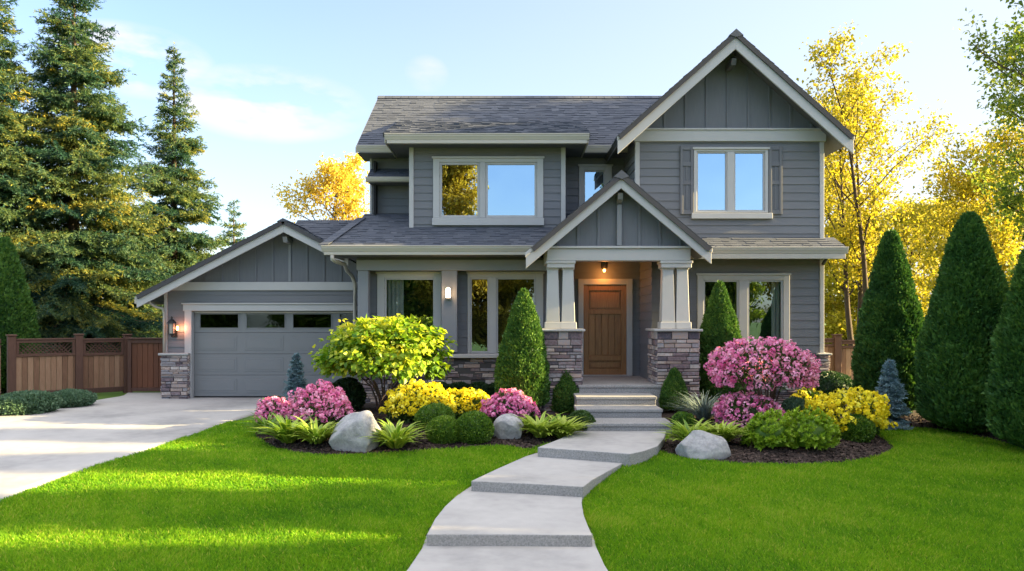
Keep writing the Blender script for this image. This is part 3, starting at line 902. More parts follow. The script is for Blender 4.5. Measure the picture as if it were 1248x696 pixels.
# taller stone seen at the right corner
mb = stones((XR - .12, YF - .10, .3), (1, 0, 0), (0, -1, 0), .20, .95, 1.42)
stones((XR + .08, YF - .10, .3), (0, 1, 0), (1, 0, 0), .4, .95, 1.42, mb=mb)
ob = mb.build('stone_base', MS['stone'], H)
tbox('mortar', (XR - .11, XR + .07, YF - .095, YF + .3, .95, 1.415), 'mortar', 0, ob)
tbox('stone_cap', (XR - .15, XR + .13, YF - .15, YF + .32, 1.42, 1.46), 'cap', .008)

# --- porch
PX, PT, PS = 1.99, wz(210, 14.2), .84
PL, PR = wx(641, 14.2), wx(867, 14.2)
gable_roof(PX, PT, PS, PR - PX, 14.16, 17.6)
barge(PX, PT, PS, PR - PX, 14.20, .27, hwl=PX - PL)
soffit(PX, PT, PS, PR - PX - .02, 14.25, 15.9)
bm0, bm1 = wz(318, 14.5), wz(301.5, 14.5)
BXL, BXR = wx(666.5, 14.5), wx(840.5, 14.5)
batten_gable(PX, PT - .12, PS, 1.5, 14.52, bm1 + .02, step=.38)
mb = MB(); mb.box(PX - .045, PX + .045, 14.44, 14.4995, bm1 + .03, PT - .55)
mb.prism([(PX - .05, 14.28, PT - .36), (PX - .05, 14.52, PT - .36), (PX - .05, 14.52, PT - .55), (PX - .05, 14.33, PT - .47)], (.10, 0, 0)); mb.build('outlooker', MS['post'], H, bevel=.004)
tbox('beam', (BXL, BXR, 14.42, 14.72, bm0, bm1 - .03), 'trimlow', .006)
tbox('drip_cap', (BXL - .03, BXR + .03, 14.38, 14.74, bm1 - .028, bm1 + .015), 'trimlow', .005)
for x in (BXL, BXR - .26):
    tbox('beam', (x, x + .26, 14.722, 16.2, bm0, bm1 - .03), 'trimlow', .006)
tbox('porch_ceiling', (BXL, BXR, 14.6, 16.38, bm1 - .02, bm1 + .01), 'soffit')
YP0, YP1 = 14.2, 15.07
pz = wz(404, YP0)
for X0_, X1_, cap0, cols in ((wx(662, YP0), wx(709, YP0), (666.6, 699.4), (673.5, 692)), (wx(801, YP0), wx(852, YP0), (804, 840.5), (813, 830.5))):
    mb = stones((X0_, YP0, .3), (1, 0, 0), (0, -1, 0), X1_ - X0_, .30, pz, True)
    stones((X0_, YP0 + .004, .3), (0, 1, 0), (-1, 0, 0), YP1 - YP0, .30, pz, True, mb)
    stones((X1_, YP0 + .004, .3), (0, 1, 0), (1, 0, 0), YP1 - YP0, .30, pz, True, mb)
    pier = mb.build('stone_pier', MS['stone'], H)
    tbox('mortar', (X0_ + .005, X1_ - .005, YP0 + .005, YP1, .25, pz - .005), 'mortar', 0, pier)
    tbox('cap_stone', (X0_ - .06, X1_ + .06, YP0 - .06, YP1 + .05, pz, pz + .045), 'cap', .01, pier)
    d = 14.6
    c0_, c1_ = wx(cap0[0], d), wx(cap0[1], d)
    zc = wz(329, d)
    cp = MB(); cp.box(c0_, c1_, d - .17, d + .17, zc + .03, bm0 - .002); cp.box(c0_ - .02, c1_ + .02, d - .19, d + .19, bm0 - .05, bm0 - .0025)
    cp.build('capital', MS['trimlow'], H, bevel=.006)
    pl = pz + .046
    for c in cols:
        cx = wx(c, d)
        mb = MB()
        mb.frustum(cx, d, pl + .125, zc + .03, .125, .125, .098, .098)
        mb.frustum(cx, d, pl, pl + .125, .155, .155, .15, .15)
        mb.box(cx - .115, cx + .115, d - .115, d + .115, zc + .0, zc + .03)
        mb.build('column', MS['trimlow'], H, bevel=.006)
# recess walls and door
YD = 16.4
side_wall('wall', 2.70, 15.0, YD, .96, 3.45, -1)
side_wall('wall', 1.27, 16.2, YD, .96, 3.45, 1)
DX0, DX1, dz1 = wx(711, YD), wx(763.5, YD), wz(347, YD)
DB = .97
front_wall('wall', 1.22, 2.75, YD, .96, 3.5, [(DX0 - .004, DX1 + .004, .9, dz1 + .005)])
fr = MB()
t0, t1 = wx(704.5, YD), wx(770.5, YD)
fr.box(t0, DX0, YD - .05, YD + .05, .965, wz(340, YD)); fr.box(DX1, t1, YD - .05, YD + .05, .965, wz(340, YD)); fr.box(DX0, DX1, YD - .05, YD + .05, dz1, wz(340, YD))
door = MB()
x0, x1 = DX0 + .004, DX1 - .004; z0, z1 = DB, dz1 - .004; st = .105
Y = YD + .0
door.box(x0, x1, Y + .03, Y + .055, z0, z1, .35)                      # recessed field
door.box(x0, x0 + st, Y - .012, Y + .0295, z0, z1, .55); door.box(x1 - st, x1, Y - .012, Y + .0295, z0, z1, .5)
hh = z1 - z0
zr = [z0, z0 + .17, z0 + .27, z0 + .38, z0 + hh * .80, z1 - .13, z1]
door.box(x0+st+.001, x1-st-.001, Y - .011, Y + .0295, z0, z0 + .13, .6)
door.box(x0+st+.001, x1-st-.001, Y - .011, Y + .0295, z0 + .31, z0 + .42, .55)
door.box(x0+st+.001, x1-st-.001, Y - .011, Y + .0295, z1 - .12, z1, .45)
door.box(x0+st+.04, x1-st-.04, Y + .006, Y + .0295, z0 + .165, z0 + .275, .7)
nb = 5; bw = (x1 - x0 - 2*st) / nb
for k in range(nb):
    a = x0 + st + k*bw
    # planks rise to an arched head
    zt = z1 - .62
    door.box(a + .006, a + bw - .006, Y + .008, Y + .0295, z0 + .425, zt)
# upper rail and upper panel
door.box(x0+st+.001, x1-st-.001, Y - .0105, Y + .0295, z1 - .615, z1 - .52, .5)
door.box(x0+st+.035, x1-st-.035, Y + .006, Y + .0295, z1 - .485, z1 - .155, .65)
dob = door.build('front_door', MS['wood'], H, bevel=.004)
fr.build('door_frame', MS['trimlow'], dob, bevel=.005)
tbox('threshold', (t0 + .02, t1 - .02, YD - .10, YD + .05, .962, .985), 'cap', .004, dob)
tbox('inner_wall', (1.1, 2.8, YD + .06, YD + .1, .9, 3.5), 'dark', 0)

# --- garage
YG = 17.6
g0, g1 = wx(203, YG), -3.12
zt0, zt1 = wz(354, YG), wz(343.8, YG)
ox0, oz1 = wx(234.5, YG), wz(379.5, YG)
front_wall('wall', g0, g1, YG, .35, zt0, [(ox0 - .01, g1 + .1, .3, oz1 + .01)])
tbox('band', (wx(204.5, YG), g1, YG - .06, YG + .03, zt0, zt1))
tbox('corner_trim', (g0 - .04, g0 + .03, YG - .045, YG + .05, .4, zt0 - .001))
QX, QT, QS = wx(345.5, 17.1), wz(268, 17.1), .515
QL = QX - wx(166.5, 17.1)
batten_gable(QX, QT - .12, QS, 1.85, YG, zt1, step=.385, hwl=2.75)
GL = math.sqrt(1 + QS * QS)
for s, w in ((-1, QL), (1, 1.9)):
    roof('roof', (QX + s * w, 17.06, QT - w * QS), (0, 1, 0), (-s, 0, QS), [(0, 0), (6, 0), (6, w * GL), (0, w * GL)])
mb = MB(); y = 17.05
while y < 23:
    mb.prism([(QX - .14, y, QT - .04), (QX, y, QT + .035), (QX + .14, y, QT - .04)], (0, .19, 0)); y += .2
mb.build('ridge_cap', MS['shingle'], H)
barge(QX, QT, QS, 1.42, 17.10, .25, hwl=QL)
soffit(QX, QT, QS, 1.8, 17.15, 22.9, hwl=QL - .02)
mb = MB(); mb.prism([(QX - .05, 17.18, QT - .36), (QX - .05, 17.58, QT - .36), (QX - .05, 17.58, QT - .48), (QX - .05, 17.24, QT - .48)], (.1, 0, 0)); mb.box(QX-.03, QX+.03, YG-.028, YG-.0225, zt1+.01, QT-.5); mb.build('outlooker', MS['post'], H, bevel=.004)
side_wall('wall', g0 - .02, YG + .05, 23, .35, 2.75, -1)
tbox('gutter', (QX - QL - .06, QX - QL + .05, 17.12, 23, QT - QL*QS - .18, QT - QL*QS - .04), 'gutter')
# garage door trim and door
ft = MB()
ft.box(wx(224.5, YG), g1, YG - .07, YG + .02, wz(379, YG), wz(371, YG)); ft.box(wx(224.5, YG) - .03, g1, YG - .10, YG + .02, wz(371, YG) + .001, wz(371, YG) + .035)
ft.box(wx(226, YG), ox0 + .0, YG - .055, YG + .1, .36, wz(379, YG) - .001)
gw, gz0, gz1 = 1.055 * 4, .40, oz1
ft.box(ox0, g1, YG + .055, YG + .1, gz1 - .035, gz1)
gd = MB()
YD2 = YG + .10
rows = 4; rh = (gz1 - gz0) / rows
wins = []
for r in range(rows):
    za, zb = gz0 + r * rh + .003, gz0 + (r + 1) * rh - .003
    if r < rows - 1: gd.box(ox0, ox0 + gw, YD2, YD2 + .04, za, zb, .5)
    for c in range(4):
        xa = ox0 + c * 1.055; xb = xa + 1.055
        if r < rows - 1:
            m = .085
            # pressed panel: shallow raised rim and field
            gd.box(xa + m, xb - m, YD2 - .007, YD2 - .0003, za + .075, zb - .075, .55)
            gd.box(xa + m + .05, xb - m - .05, YD2 - .012, YD2 - .0073, za + .125, zb - .125, .5)
        else:
            a, b = wx(242, YG) - ox0, wx(288.5, YG) - ox0
            p = (xa + a, xa + b, wz(399.5, YG), wz(383, YG))
            wins.append(p)
            gd.box(xa, p[0], YD2, YD2 + .04, za, zb, .5); gd.box(p[1], xb, YD2, YD2 + .04, za, zb, .5)
            gd.box(p[0], p[1], YD2, YD2 + .04, za, p[2], .5); gd.box(p[0], p[1], YD2, YD2 + .04, p[3], zb, .5)
gdo = gd.build('garage_door', MS['gdoor'], H, bevel=.003)
ft.build('door_frame', MS['trim'], gdo, bevel=.005)
for p in wins:
    s = MB(); e = .02
    s.box(p[0]-e, p[1]+e, YD2-.012, YD2-.0005, p[3], p[3]+e); s.box(p[0]-e, p[1]+e, YD2-.012, YD2-.0005, p[2]-e, p[2])
    s.box(p[0]-e, p[0], YD2-.012, YD2-.0005, p[2], p[3]); s.box(p[1], p[1]+e, YD2-.012, YD2-.0005, p[2], p[3])
    w = s.build('garage_window', MS['gdoor'], gdo, bevel=.002)
    g = MB(); g.box(p[0]-.003, p[1]+.003, YD2 + .010, YD2 + .016, p[2]-.003, p[3]+.003); g.build('pane', MS['gglass'], gdo)
tbox('seal', (ox0, ox0 + gw, YD2 + .002, YD2 + .03, .385, gz0), 'black', 0, gdo)
tbox('inner_wall', (-7.6, -3.1, 18.5, 18.6, .3, 2.75), 'dark', 0)
# stone pilaster
sx0, sx1 = wx(197.5, 17.5), wx(229.5, 17.5)
sz1 = wz(433, 17.5)
mb = stones((sx0, 17.46, .3), (1, 0, 0), (0, -1, 0), sx1 - sx0, .32, sz1)
stones((sx0, 17.464, .3), (0, 1, 0), (-1, 0, 0), .3, .32, sz1, mb=mb); stones((sx1, 17.464, .3), (0, 1, 0), (1, 0, 0), .14, .32, sz1, mb=mb)
pil = mb.build('stone_pier', MS['stone'], H)
tbox('mortar', (sx0 + .005, sx1 - .005, 17.465, 17.75, .25, sz1 - .005), 'mortar', 0, pil)
tbox('cap_stone', (sx0 - .05, sx1 + .03, 17.40, 17.58, sz1, sz1 + .05), 'cap', .008, pil)
# downspouts
def spout(pts, r=.042):
    mb = MB(); mb.tube(pts, r, 8, .6)
    return mb
P = lambda px, py, d: W(px, py, d)
m_ = spout([P(405, 311, 15.35), P(405, 316, 15.35), P(409, 318.5, 15.5), P(420, 322, 16.2), P(423, 330, 16.6), P(429, 336, 17.3), P(432.5, 346, 17.45), P(432.5, 372, 17.45), P(432.5, 430, 17.45), P(432.5, 486, 17.45)])
m_.build('downspout', MS['gutter'], H, smooth_=True)
m_ = spout([P(182, 366, 17.3), P(183, 370, 17.3), P(190, 374, 17.45), P(198, 376, 17.52), P(200, 382, 17.53), P(200, 430, 17.53)], .03)
m_.build('downspout', MS['gutter'], H, smooth_=True)
m_ = spout([P(1007, 311, 15.5), P(1007, 315, 15.55), P(1005.5, 318, 15.8), P(1003, 322, 15.93)], .035)
m_.build('downspout', MS['black'], H, smooth_=True)

# front steps
stp = thing('front_steps', 'grey concrete front steps between the stone piers below the front door', 'steps', (1.8, 13.0, .45))
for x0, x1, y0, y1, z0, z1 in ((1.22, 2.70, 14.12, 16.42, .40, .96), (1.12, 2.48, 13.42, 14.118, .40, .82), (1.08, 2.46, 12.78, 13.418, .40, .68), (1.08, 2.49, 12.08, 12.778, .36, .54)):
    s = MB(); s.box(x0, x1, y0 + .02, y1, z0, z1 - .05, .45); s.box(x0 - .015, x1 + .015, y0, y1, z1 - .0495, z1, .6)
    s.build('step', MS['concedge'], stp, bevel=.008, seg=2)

# curtains inside two windows
def curtain(x0, x1, y, z0, z1, label):
    n = 60; x = np.linspace(x0, x1, n); yy = y + .025 * np.sin(np.linspace(0, 6.28 * (x1 - x0) / .085, n))
    V = np.concatenate([np.stack([x, yy, np.full(n, z0)], 1), np.stack([x, yy, np.full(n, z1)], 1)])
    i = np.arange(n - 1); F = np.stack([i, i + 1, n + i + 1, n + i], 1)
    o = nmesh('curtain', V, F, MS['curtain'], smooth_=True)
    setp(o, label, 'curtain')
curtain(wx(470, YW + .2), wx(492, YW + .2), YW + .2, zs + .1, wz(336, YW), 'pale green curtain behind the left porch window')
curtain(wx(940, YF + .2), wx(955, YF + .2), YF + .2, wz(426, YF), wz(340, YF), 'pale curtain behind the pane over the pink rhododendron')

# lamps
def point(name, loc, e, c, r, parent):
    l = bpy.data.lights.new(name, 'POINT'); l.energy = e; l.color = c; l.shadow_soft_size = r
    o = bpy.data.objects.new(name, l); col.objects.link(o); o.parent = parent; o.matrix_parent_inverse = Matrix.Translation(-Vector(parent.location)); o.location = loc
    return o
# black lantern beside the garage door
lp = W(214, 400, 17.6); lx, lz = lp.x, lp.z
ln = thing('wall_lantern', 'black wall lantern beside the garage door above the stone pilaster', 'lamp', (lx, 17.55, lz))
Yl = 17.40
mb = MB(); mb.box(lx - .05, lx + .05, 17.56, 17.585, lz - .20, lz + .02); mb.tube([(lx, 17.57, lz - .10), (lx, 17.5, lz - .17), (lx, Yl, lz - .19), (lx, Yl, lz - .14)], .014); mb.tube([(lx, 17.57, lz + .0), (lx, 17.5, lz - .06), (lx, 17.45, lz - .12)], .01); mb.build('bracket', MS['black'], ln)
mb = MB(); mb.lathe(lx, Yl, [(.03, lz - .16), (.075, lz - .14), (.075, lz - .12)], 8); 
for a in range(4):
    an = math.pi / 4 + a * math.pi / 2; mb.tube([(lx + .072 * math.cos(an), Yl + .072 * math.sin(an), lz - .12), (lx + .082 * math.cos(an), Yl + .082 * math.sin(an), lz + .11)], .008, 5)
mb.lathe(lx, Yl, [(.115, lz + .11), (.11, lz + .125), (.05, lz + .19), (.02, lz + .21), (.02, lz + .25), (.004, lz + .27)], 8); mb.build('cage', MS['black'], ln)
mb = MB(); mb.lathe(lx, Yl, [(.055, lz - .115), (.06, lz + .105)], 8); mb.build('glass', mat('seeded glass', [(.30, .27, .24), (.42, .38, .33)], .2, .3), ln)
bq = MB(); bq.lathe(lx + .085, Yl + .10, [(.02, lz - .05), (.03, lz + .0), (.02, lz + .05)], 8); bq.build('bulb', MS['bulb'], ln)
point('lantern_light', (lx + .16, Yl + .07, lz), 1.0, (1, .34, .16), .03, ln)
# glass wall light on the post
lp = W(546.5, 357, 15.9); lx, lz = lp.x, lp.z
ln = thing('wall_light', 'lit cylinder wall light on the grey post between the left windows', 'lamp', (lx, 15.88, lz))
mb = MB(); mb.box(lx - .055, lx + .055, 15.875, 15.898, lz - .15, lz + .10); mb.lathe(lx, 15.82, [(.05, lz - .13), (.06, lz - .12), (.06, lz - .10)], 12); mb.build('bracket', MS['cap'], ln)
mb = MB(); mb.lathe(lx, 15.82, [(.05, lz - .098), (.05, lz + .06), (.042, lz + .09), (.02, lz + .105)], 14); mb.build('lamp_glass', MS['bulbw'], ln, smooth_=True)
point('post_light', (lx + .0, 15.70, lz), .6, (1, .6, .3), .04, ln)
# porch light over the door
lp = W(736.5, 331, 16.2); lx, lz = lp.x, lp.z
ln = thing('porch_light', 'small warm porch light under the porch ceiling above the brown door', 'lamp', (lx, 16.2, bm1 - .02))
mb = MB(); mb.lathe(lx, 16.2, [(.02, lz + .05), (.07, lz + .07), (.08, bm1 - .021)], 14); mb.build('lamp_base', MS['black'], ln, smooth_=True)
mb = MB(); mb.lathe(lx, 16.2, [(.010, lz - .012), (.026, lz + .005), (.03, lz + .03), (.02, lz + .049)], 14); mb.build('bulb', MS['bulb'], ln, smooth_=True)
point('porch_glow', (lx, 16.15, lz - .07), 1.5, (1, .33, .06), .04, ln)

# ------------------------------------------------------------------ fences
def board_fence(name, label, pts_xy, h, post_w=.16, lattice=.24, group='fence runs', posts=(True, True)):
    "one run between two points: posts, framed lattice strip on top, close boards below"
    (xa, ya), (xb, yb) = pts_xy
    a = Vector((xa, ya, 0)); b = Vector((xb, yb, 0)); u = (b - a).normalized(); nrm = Vector((u.y, -u.x, 0))
    z0 = float(zg(xa, ya)); Lg = (b - a).length
    t = thing(name, label, 'fence', ((xa + xb) / 2, (ya + yb) / 2, z0), group)
    def bx(mb, s0, s1, f0, f1, za, zb, tt=None):
        mb.prism([a + u*s0 + nrm*f0 + Vector((0,0,za)), a + u*s1 + nrm*f0 + Vector((0,0,za)), a + u*s1 + nrm*f1 + Vector((0,0,za)), a + u*s0 + nrm*f1 + Vector((0,0,za))], (0, 0, zb - za), tt)
    for k, s in enumerate((0, Lg)):
        if not posts[k]: continue
        p = MB(); bx(p, s - post_w/2, s + post_w/2, -post_w/2, post_w/2, z0 - .1, z0 + h + .06, .6); bx(p, s - post_w*.62, s + post_w*.62, -post_w*.62, post_w*.62, z0 + h + .061, z0 + h + .095, .5)
        p.build('post', MS['fencef'], t, bevel=.008)
    s0, s1 = post_w / 2 + .002, Lg - post_w / 2 - .002
    def rail(*q):
        rl = MB(); bx(rl, *q); rl.build('rail', MS['fencef'], t, bevel=.004)
    rail(s0, s1, -.06, .06, z0 + h - .035, z0 + h + .0, .5)
    rail(s0, s1, -.03, .045, z0 + h - .10, z0 + h - .036, .6)
    zb = z0 + h - .11 - lattice
    rail(s0, s1, -.03, .05, zb - .06, zb, .6); rail(s0, s1, -.03, .05, z0 + .04, z0 + .16, .3)
    if lattice > .05:
        rail(s0, s0 + .06, -.03, .044, zb + .001, z0 + h - .101, .5); rail(s1 - .06, s1, -.03, .044, zb + .001, z0 + h - .101, .5)
    if lattice > .05:
        lt = MB(); st = .085; k = s0 + .06
        while k < s1 - .06:                                   # crossing diagonal laths
            for sg, f in ((1, .0), (-1, .012)):
                x0_, x1_ = (k, min(k + lattice, s1 - .06)) if sg == 1 else (k, max(k - lattice, s0 + .06))
                dz = abs(x1_ - x0_)
                q = [a + u*x0_ + nrm*f + Vector((0,0,zb+.004)), a + u*(x0_ + .034*sg) + nrm*f + Vector((0,0,zb+.004)), a + u*(x1_ + .02*sg*0) + nrm*f + Vector((0,0,zb+dz-.02)), a + u*x1_ + nrm*f + Vector((0,0,zb+dz))]
                if dz > .05: lt.prism(q, nrm * .009, .4)
            k += st
        lt.build('lattice', MS['fencef'], t)
    bd = MB(); k = s0
    while k < s1 - .01:
        w = min(.115, s1 - k)
        bx(bd, k + .003, k + w - .003, .0, .022 + random.uniform(0, .006), z0 + .10, zb - .061)
        k += .115
    bd.build('boards', MS['fence'], t, bevel=.004)
    return t
FL = [(wx(14, 17.5), 17.5), (wx(96, 18.4), 18.4), (wx(155, 19.1), 19.1)]
board_fence('wooden_fence', 'wooden fence panel with lattice top behind the low shrubs, left of the driveway', (FL[0], FL[1]), 1.36, posts=(True, True))
board_fence('wooden_fence', 'weathered lattice topped wooden fence panel next to the brown gate', (FL[1], FL[2]), 1.34, posts=(False, True))
board_fence('wooden_fence', 'fence panel cut off by the left edge of the photo', ((-15.0, 15.6), (FL[0][0] - .10, FL[0][1] - .06)), 1.36, posts=(False, False), lattice=.02)
# gate
gx0, gx1, gy = FL[2][0] + .12, wx(197, 18.9) + .35, 18.9
gzb = float(zg(gx0, gy)) + .04
gt = thing('wooden_gate', 'reddish brown board gate between the fence and the garage', 'gate', ((gx0 + gx1) / 2, gy, gzb))
m = MB(); k = gx0 + .09
while k < gx1 - .1: m.box(k + .003, k + .127, gy, gy + .025, gzb + .1, gzb + 1.18); k += .13
m.build('boards', MS['gate'], gt, bevel=.006)
m = MB(); m.box(gx0, gx0 + .09, gy - .03, gy + .04, gzb - .03, gzb + 1.27); m.box(gx1 - .09, gx1, gy - .03, gy + .04, gzb, gzb + 1.27); m.box(gx0 + .091, gx1 - .091, gy - .028, gy + .04, gzb + 1.18, gzb + 1.27); m.box(gx0 + .091, gx1 - .091, gy - .028, gy + .04, gzb + .01, gzb + .1); m.box(gx0 - .03, gx1 + .03, gy - .06, gy + .07, gzb + 1.271, gzb + 1.31)
m.build('gate_frame', MS['fencef'], gt, bevel=.005)
dk = 18.0
board_fence('wooden_fence', 'dark brown wooden fence between the house corner and the tall hedge trees', ((XR + .02, dk), (wx(1020, dk), dk)), 1.30, lattice=.02, posts=(False, True))
board_fence('wooden_fence', 'wooden fence behind the blue spruce and hedge trees', ((wx(1020, dk), dk), (11.0, dk)), 1.26, lattice=.02, posts=(False, True))

# ------------------------------------------------------------------ foliage builders
def unit(v): return v / (np.linalg.norm(v, axis=-1, keepdims=True) + 1e-9)
def leaves(C, A, Nn, Lh, Wd, tint, fold=.15, mid=.45):
    "one folded leaf per row: base C, axis A, normal Nn, length Lh, width Wd"
    n = len(C); A = unit(A); S = unit(np.cross(A, Nn)); Up = np.cross(S, A)
    Lh = np.broadcast_to(np.asarray(Lh, float), n)[:, None]; Wd = np.broadcast_to(np.asarray(Wd, float), n)[:, None]
    b = C; m = C + A * Lh * mid
    l = m + S * Wd * .5 + Up * Wd * fold; r = m - S * Wd * .5 + Up * Wd * fold
    tip = C + A * Lh - Up * Lh * .10
    V = np.stack([b, l, tip, r], 1).reshape(-1, 3)
    F = np.arange(n * 4).reshape(-1, 4)[:, [0, 1, 2]], np.arange(n * 4).reshape(-1, 4)[:, [0, 2, 3]]
    return V, np.vstack(F), np.repeat(tint, 4)
def cat(parts):
    "join several (V, F, tint)"
    Vs, Fs, Ts, o = [], [], [], 0
    for V, F, T in parts:
        Vs.append(V); Fs.append(F + o); Ts.append(T); o += len(V)
    return np.vstack(Vs), np.vstack(Fs), np.concatenate(Ts)
def sphere_dirs(n, r, zmin=-1):
    z = r.uniform(zmin, 1, n); a = r.uniform(0, 2 * np.pi, n); q = np.sqrt(1 - z * z)
    return np.stack([q * np.cos(a), q * np.sin(a), z], 1)
def blob_core(name, prof, mat_, parent, seed=0, n=18, lumpy=.05, t=.15):
    "solid inner growth so that a dense plant is not hollow"
    vs, fs = [], []
    for i, (rr, z) in enumerate(prof):
        for k in range(n):
            a = 2 * math.pi * k / n
            vs.append((rr * math.cos(a), rr * math.sin(a), z))
    for i in range(len(prof) - 1):
        for k in range(n):
            fs.append((i*n+k, i*n+(k+1)%n, (i+1)*n+(k+1)%n, (i+1)*n+k))
    V = np.array(vs); V += V * (lump(V, 9, seed)[:, None] * lumpy)
    return nmesh(name, V, np.array(fs), mat_, parent, np.full(len(V), t), smooth_=True)

def column_plant(name, label, cat_, base, h, r, seed, m='arbor', n=26000, leaf=.055, group=None, peak=1.0, bulge=.35, tshift=0, lumpy=.13, trunk=True):
    "dense clipped cone or column: profile bulges low and closes to a point"
    rg = np.random.default_rng(seed)
    t = thing(name, label, cat_, base, group)
    def prof(s): return r * np.minimum((s / .10 + .35).clip(0, 1), 1) * np.power(np.clip(1 - s, 0, 1), .53) * (1.0 + .42 * np.sin(np.pi * np.clip(s, 0, 1) ** .75)) * .82
    s = rg.uniform(0, 1, n * 3); pr = prof(s); s = s[rg.uniform(0, r * 1.1, n * 3) < pr + .05 * r][:n]; n = len(s)
    a = rg.uniform(0, 2 * np.pi, n)
    rad = prof(s)
    p0 = np.stack([np.cos(a) * rad, np.sin(a) * rad, s * h], 1)
    lm = lump(p0, 5.5 / r * .6, seed + 1) * .55 + lump(p0, 16 / r * .6, seed + 2) * .45
    depth = rg.beta(1.2, 5, n) * .28
    k = 1 + lumpy * lm - depth
    nr = unit(np.stack([np.cos(a), np.sin(a), np.full(n, .25 * r / h * 3)], 1))
    C = np.stack([np.cos(a) * rad * k, np.sin(a) * rad * k, s * h + .02 + lumpy * .2 * lm * r], 1)
    A = nr * .75 + np.array([0, 0, .75]) + rg.normal(0, .38, (n, 3))
    Nn = rg.normal(0, 1, (n, 3)) * .6 + nr
    T = (.42 + tshift + .22 * lm + rg.normal(0, .15, n)).clip(0, 1)
    L = leaf * rg.uniform(.7, 1.35, n)
    V, F, T = leaves(C, A, Nn, L, L * .55, T)
    if trunk:
        tr = MB(); tr.tube([(0, 0, -.05), (0, 0, h * .5)], [r * .09 + .01, .015], 7); tr.build('trunk', MS['bark'], t, local=True)
    nmesh('foliage', V, F, MS[m], t, T)
    ss = np.linspace(0.02, .97, 14)
    blob_core('inner_foliage', [(max(.004, float(prof(q)) * .80), q * h + .02) for q in ss], MS[m], t, seed, 20, .04, .08)
    return t

def ball_plant(name, label, cat_, base, rx, rz, seed, m='box', n=7000, leaf=.03, group=None, tshift=0, lumpy=.05, up=.3):
    "dense mound or clipped ball; rx half width, rz full height"
    rg = np.random.default_rng(seed)
    t = thing(name, label, cat_, base, group)
    d = sphere_dirs(n, rg, -.75)
    lm = lump(d, 3.2, seed + 1) * .6 + lump(d, 9, seed + 2) * .4
    k = 1 + lumpy * lm - rg.beta(1.2, 5, n) * .25
    hz = rz / 1.75
    sc = np.array([rx, rx, hz]); cz = hz * .75
    C = d * k[:, None] * sc + [0, 0, cz]
    A = d * .8 + [0, 0, up] + rg.normal(0, .5, (n, 3))
    T = (.45 + tshift + .15 * lm + rg.normal(0, .17, n)).clip(0, 1)
    L = leaf * rg.uniform(.7, 1.3, n)
    V, F, T = leaves(C, A, d + rg.normal(0, .5, (n, 3)), L, L * .6, T)
    nmesh('foliage', V, F, MS[m], t, T)
    ss = np.linspace(-.74, .97, 10)
    blob_core('inner_foliage', [(max(.004, rx * .80 * math.sqrt(1 - q * q)), hz * .8 * q + cz) for q in ss], MS[m], t, seed, 18, .03, .08)
    return t

def petal_mesh(C, out, L, tint, rg):
    "cupped petals lying on the surface of round flower heads"
    n = len(C)
    A = unit(np.cross(out, rg.normal(size=(n, 3)))) + out * .30
    return leaves(C - unit(A) * (np.asarray(L) * .5)[:, None], A, out + rg.normal(0, .25, (n, 3)), L, L * .95, tint, .12, .55)
def flower_bush(name, label, cat_, base, rx, rz, seed, m='pink', nl=2600, nt=170, truss=.055, petals=22, petal=.044, group=None, ry=None, zlo=-.1, lumpy=.24, leafm='shrub', fl='flowers', flat=1.0):
    "leafy mound whose upper side is covered by round flower heads"
    rg = np.random.default_rng(seed); ry = ry or rx
    t = thing(name, label, cat_, base, group)
    hz = rz * .66; cz = rz * .34
    sc = np.array([rx, ry, hz])
    d = sphere_dirs(nl, rg, -.55)
    lm = lump(d, 2.6, seed + 1)
    C = d * ((.94 + lumpy * lm - rg.beta(1.1, 3, nl) * .35 + .16 * (rg.uniform(0, 1, nl) > .93))[:, None]) * sc + [0, 0, cz]
    L = .055 * rg.uniform(.7, 1.4, nl)
    V, F, T = leaves(C, d + rg.normal(0, .5, (nl, 3)), d + rg.normal(0, .4, (nl, 3)), L, L * .42, (.45 + rg.normal(0, .2, nl)).clip(0, 1))
    nmesh('foliage', V, F, MS[leafm], t, T)
    # flower heads, spread evenly by rejection
    cand = sphere_dirs(nt * 14, rg, zlo); keep = []
    mind = 1.7 * math.sqrt((1 - zlo) / nt)
    for c in cand:
        if all(((c - q) ** 2).sum() > mind * mind for q in keep): keep.append(c)
        if len(keep) >= nt: break
    c = np.array(keep); lm = lump(c, 2.6, seed + 1); nt = len(c)
    tc = c * ((1.0 + lumpy * lm + rg.uniform(-.14, .10, nt) + .12 * (rg.uniform(0, 1, nt) > .88))[:, None]) * sc + [0, 0, cz]
    tr = truss * rg.uniform(.55, 1.35, nt)
    tt = .45 + rg.normal(0, .17, nt)
    pd = sphere_dirs(nt * petals, rg, -.6)
    k = np.repeat(np.arange(nt), petals)
    PC = tc[k] + pd * tr[k][:, None] * [1, 1, flat] * rg.uniform(.75, 1.05, len(k))[:, None]
    PL = petal * rg.uniform(.8, 1.3, len(k))
    V, F, T = petal_mesh(PC, pd, PL, (tt[k] + rg.normal(0, .13, len(k))).clip(0, 1), rg)
    nmesh(fl, V, F, MS[m], t, T)
    ss = np.linspace(-.5, .95, 9)
    blob_core('inner_foliage', [(max(.004, rx * .74 * math.sqrt(1 - q * q)), hz * .74 * q + cz) for q in ss], MS[leafm], t, seed, 16, .06, .1) if abs(rx - ry) < .05 else None
    st = MB()
    for k in range(7):
        a = k * .9; st.tube([(0, 0, -.03), (rx * .3 * math.cos(a), ry * .3 * math.sin(a), cz * .7), (rx * .6 * math.cos(a), ry * .6 * math.sin(a), cz + .2 * hz)], [.012, .009, .005], 5)
    st.build('stem', MS['barkl'], t, local=True)
    return t

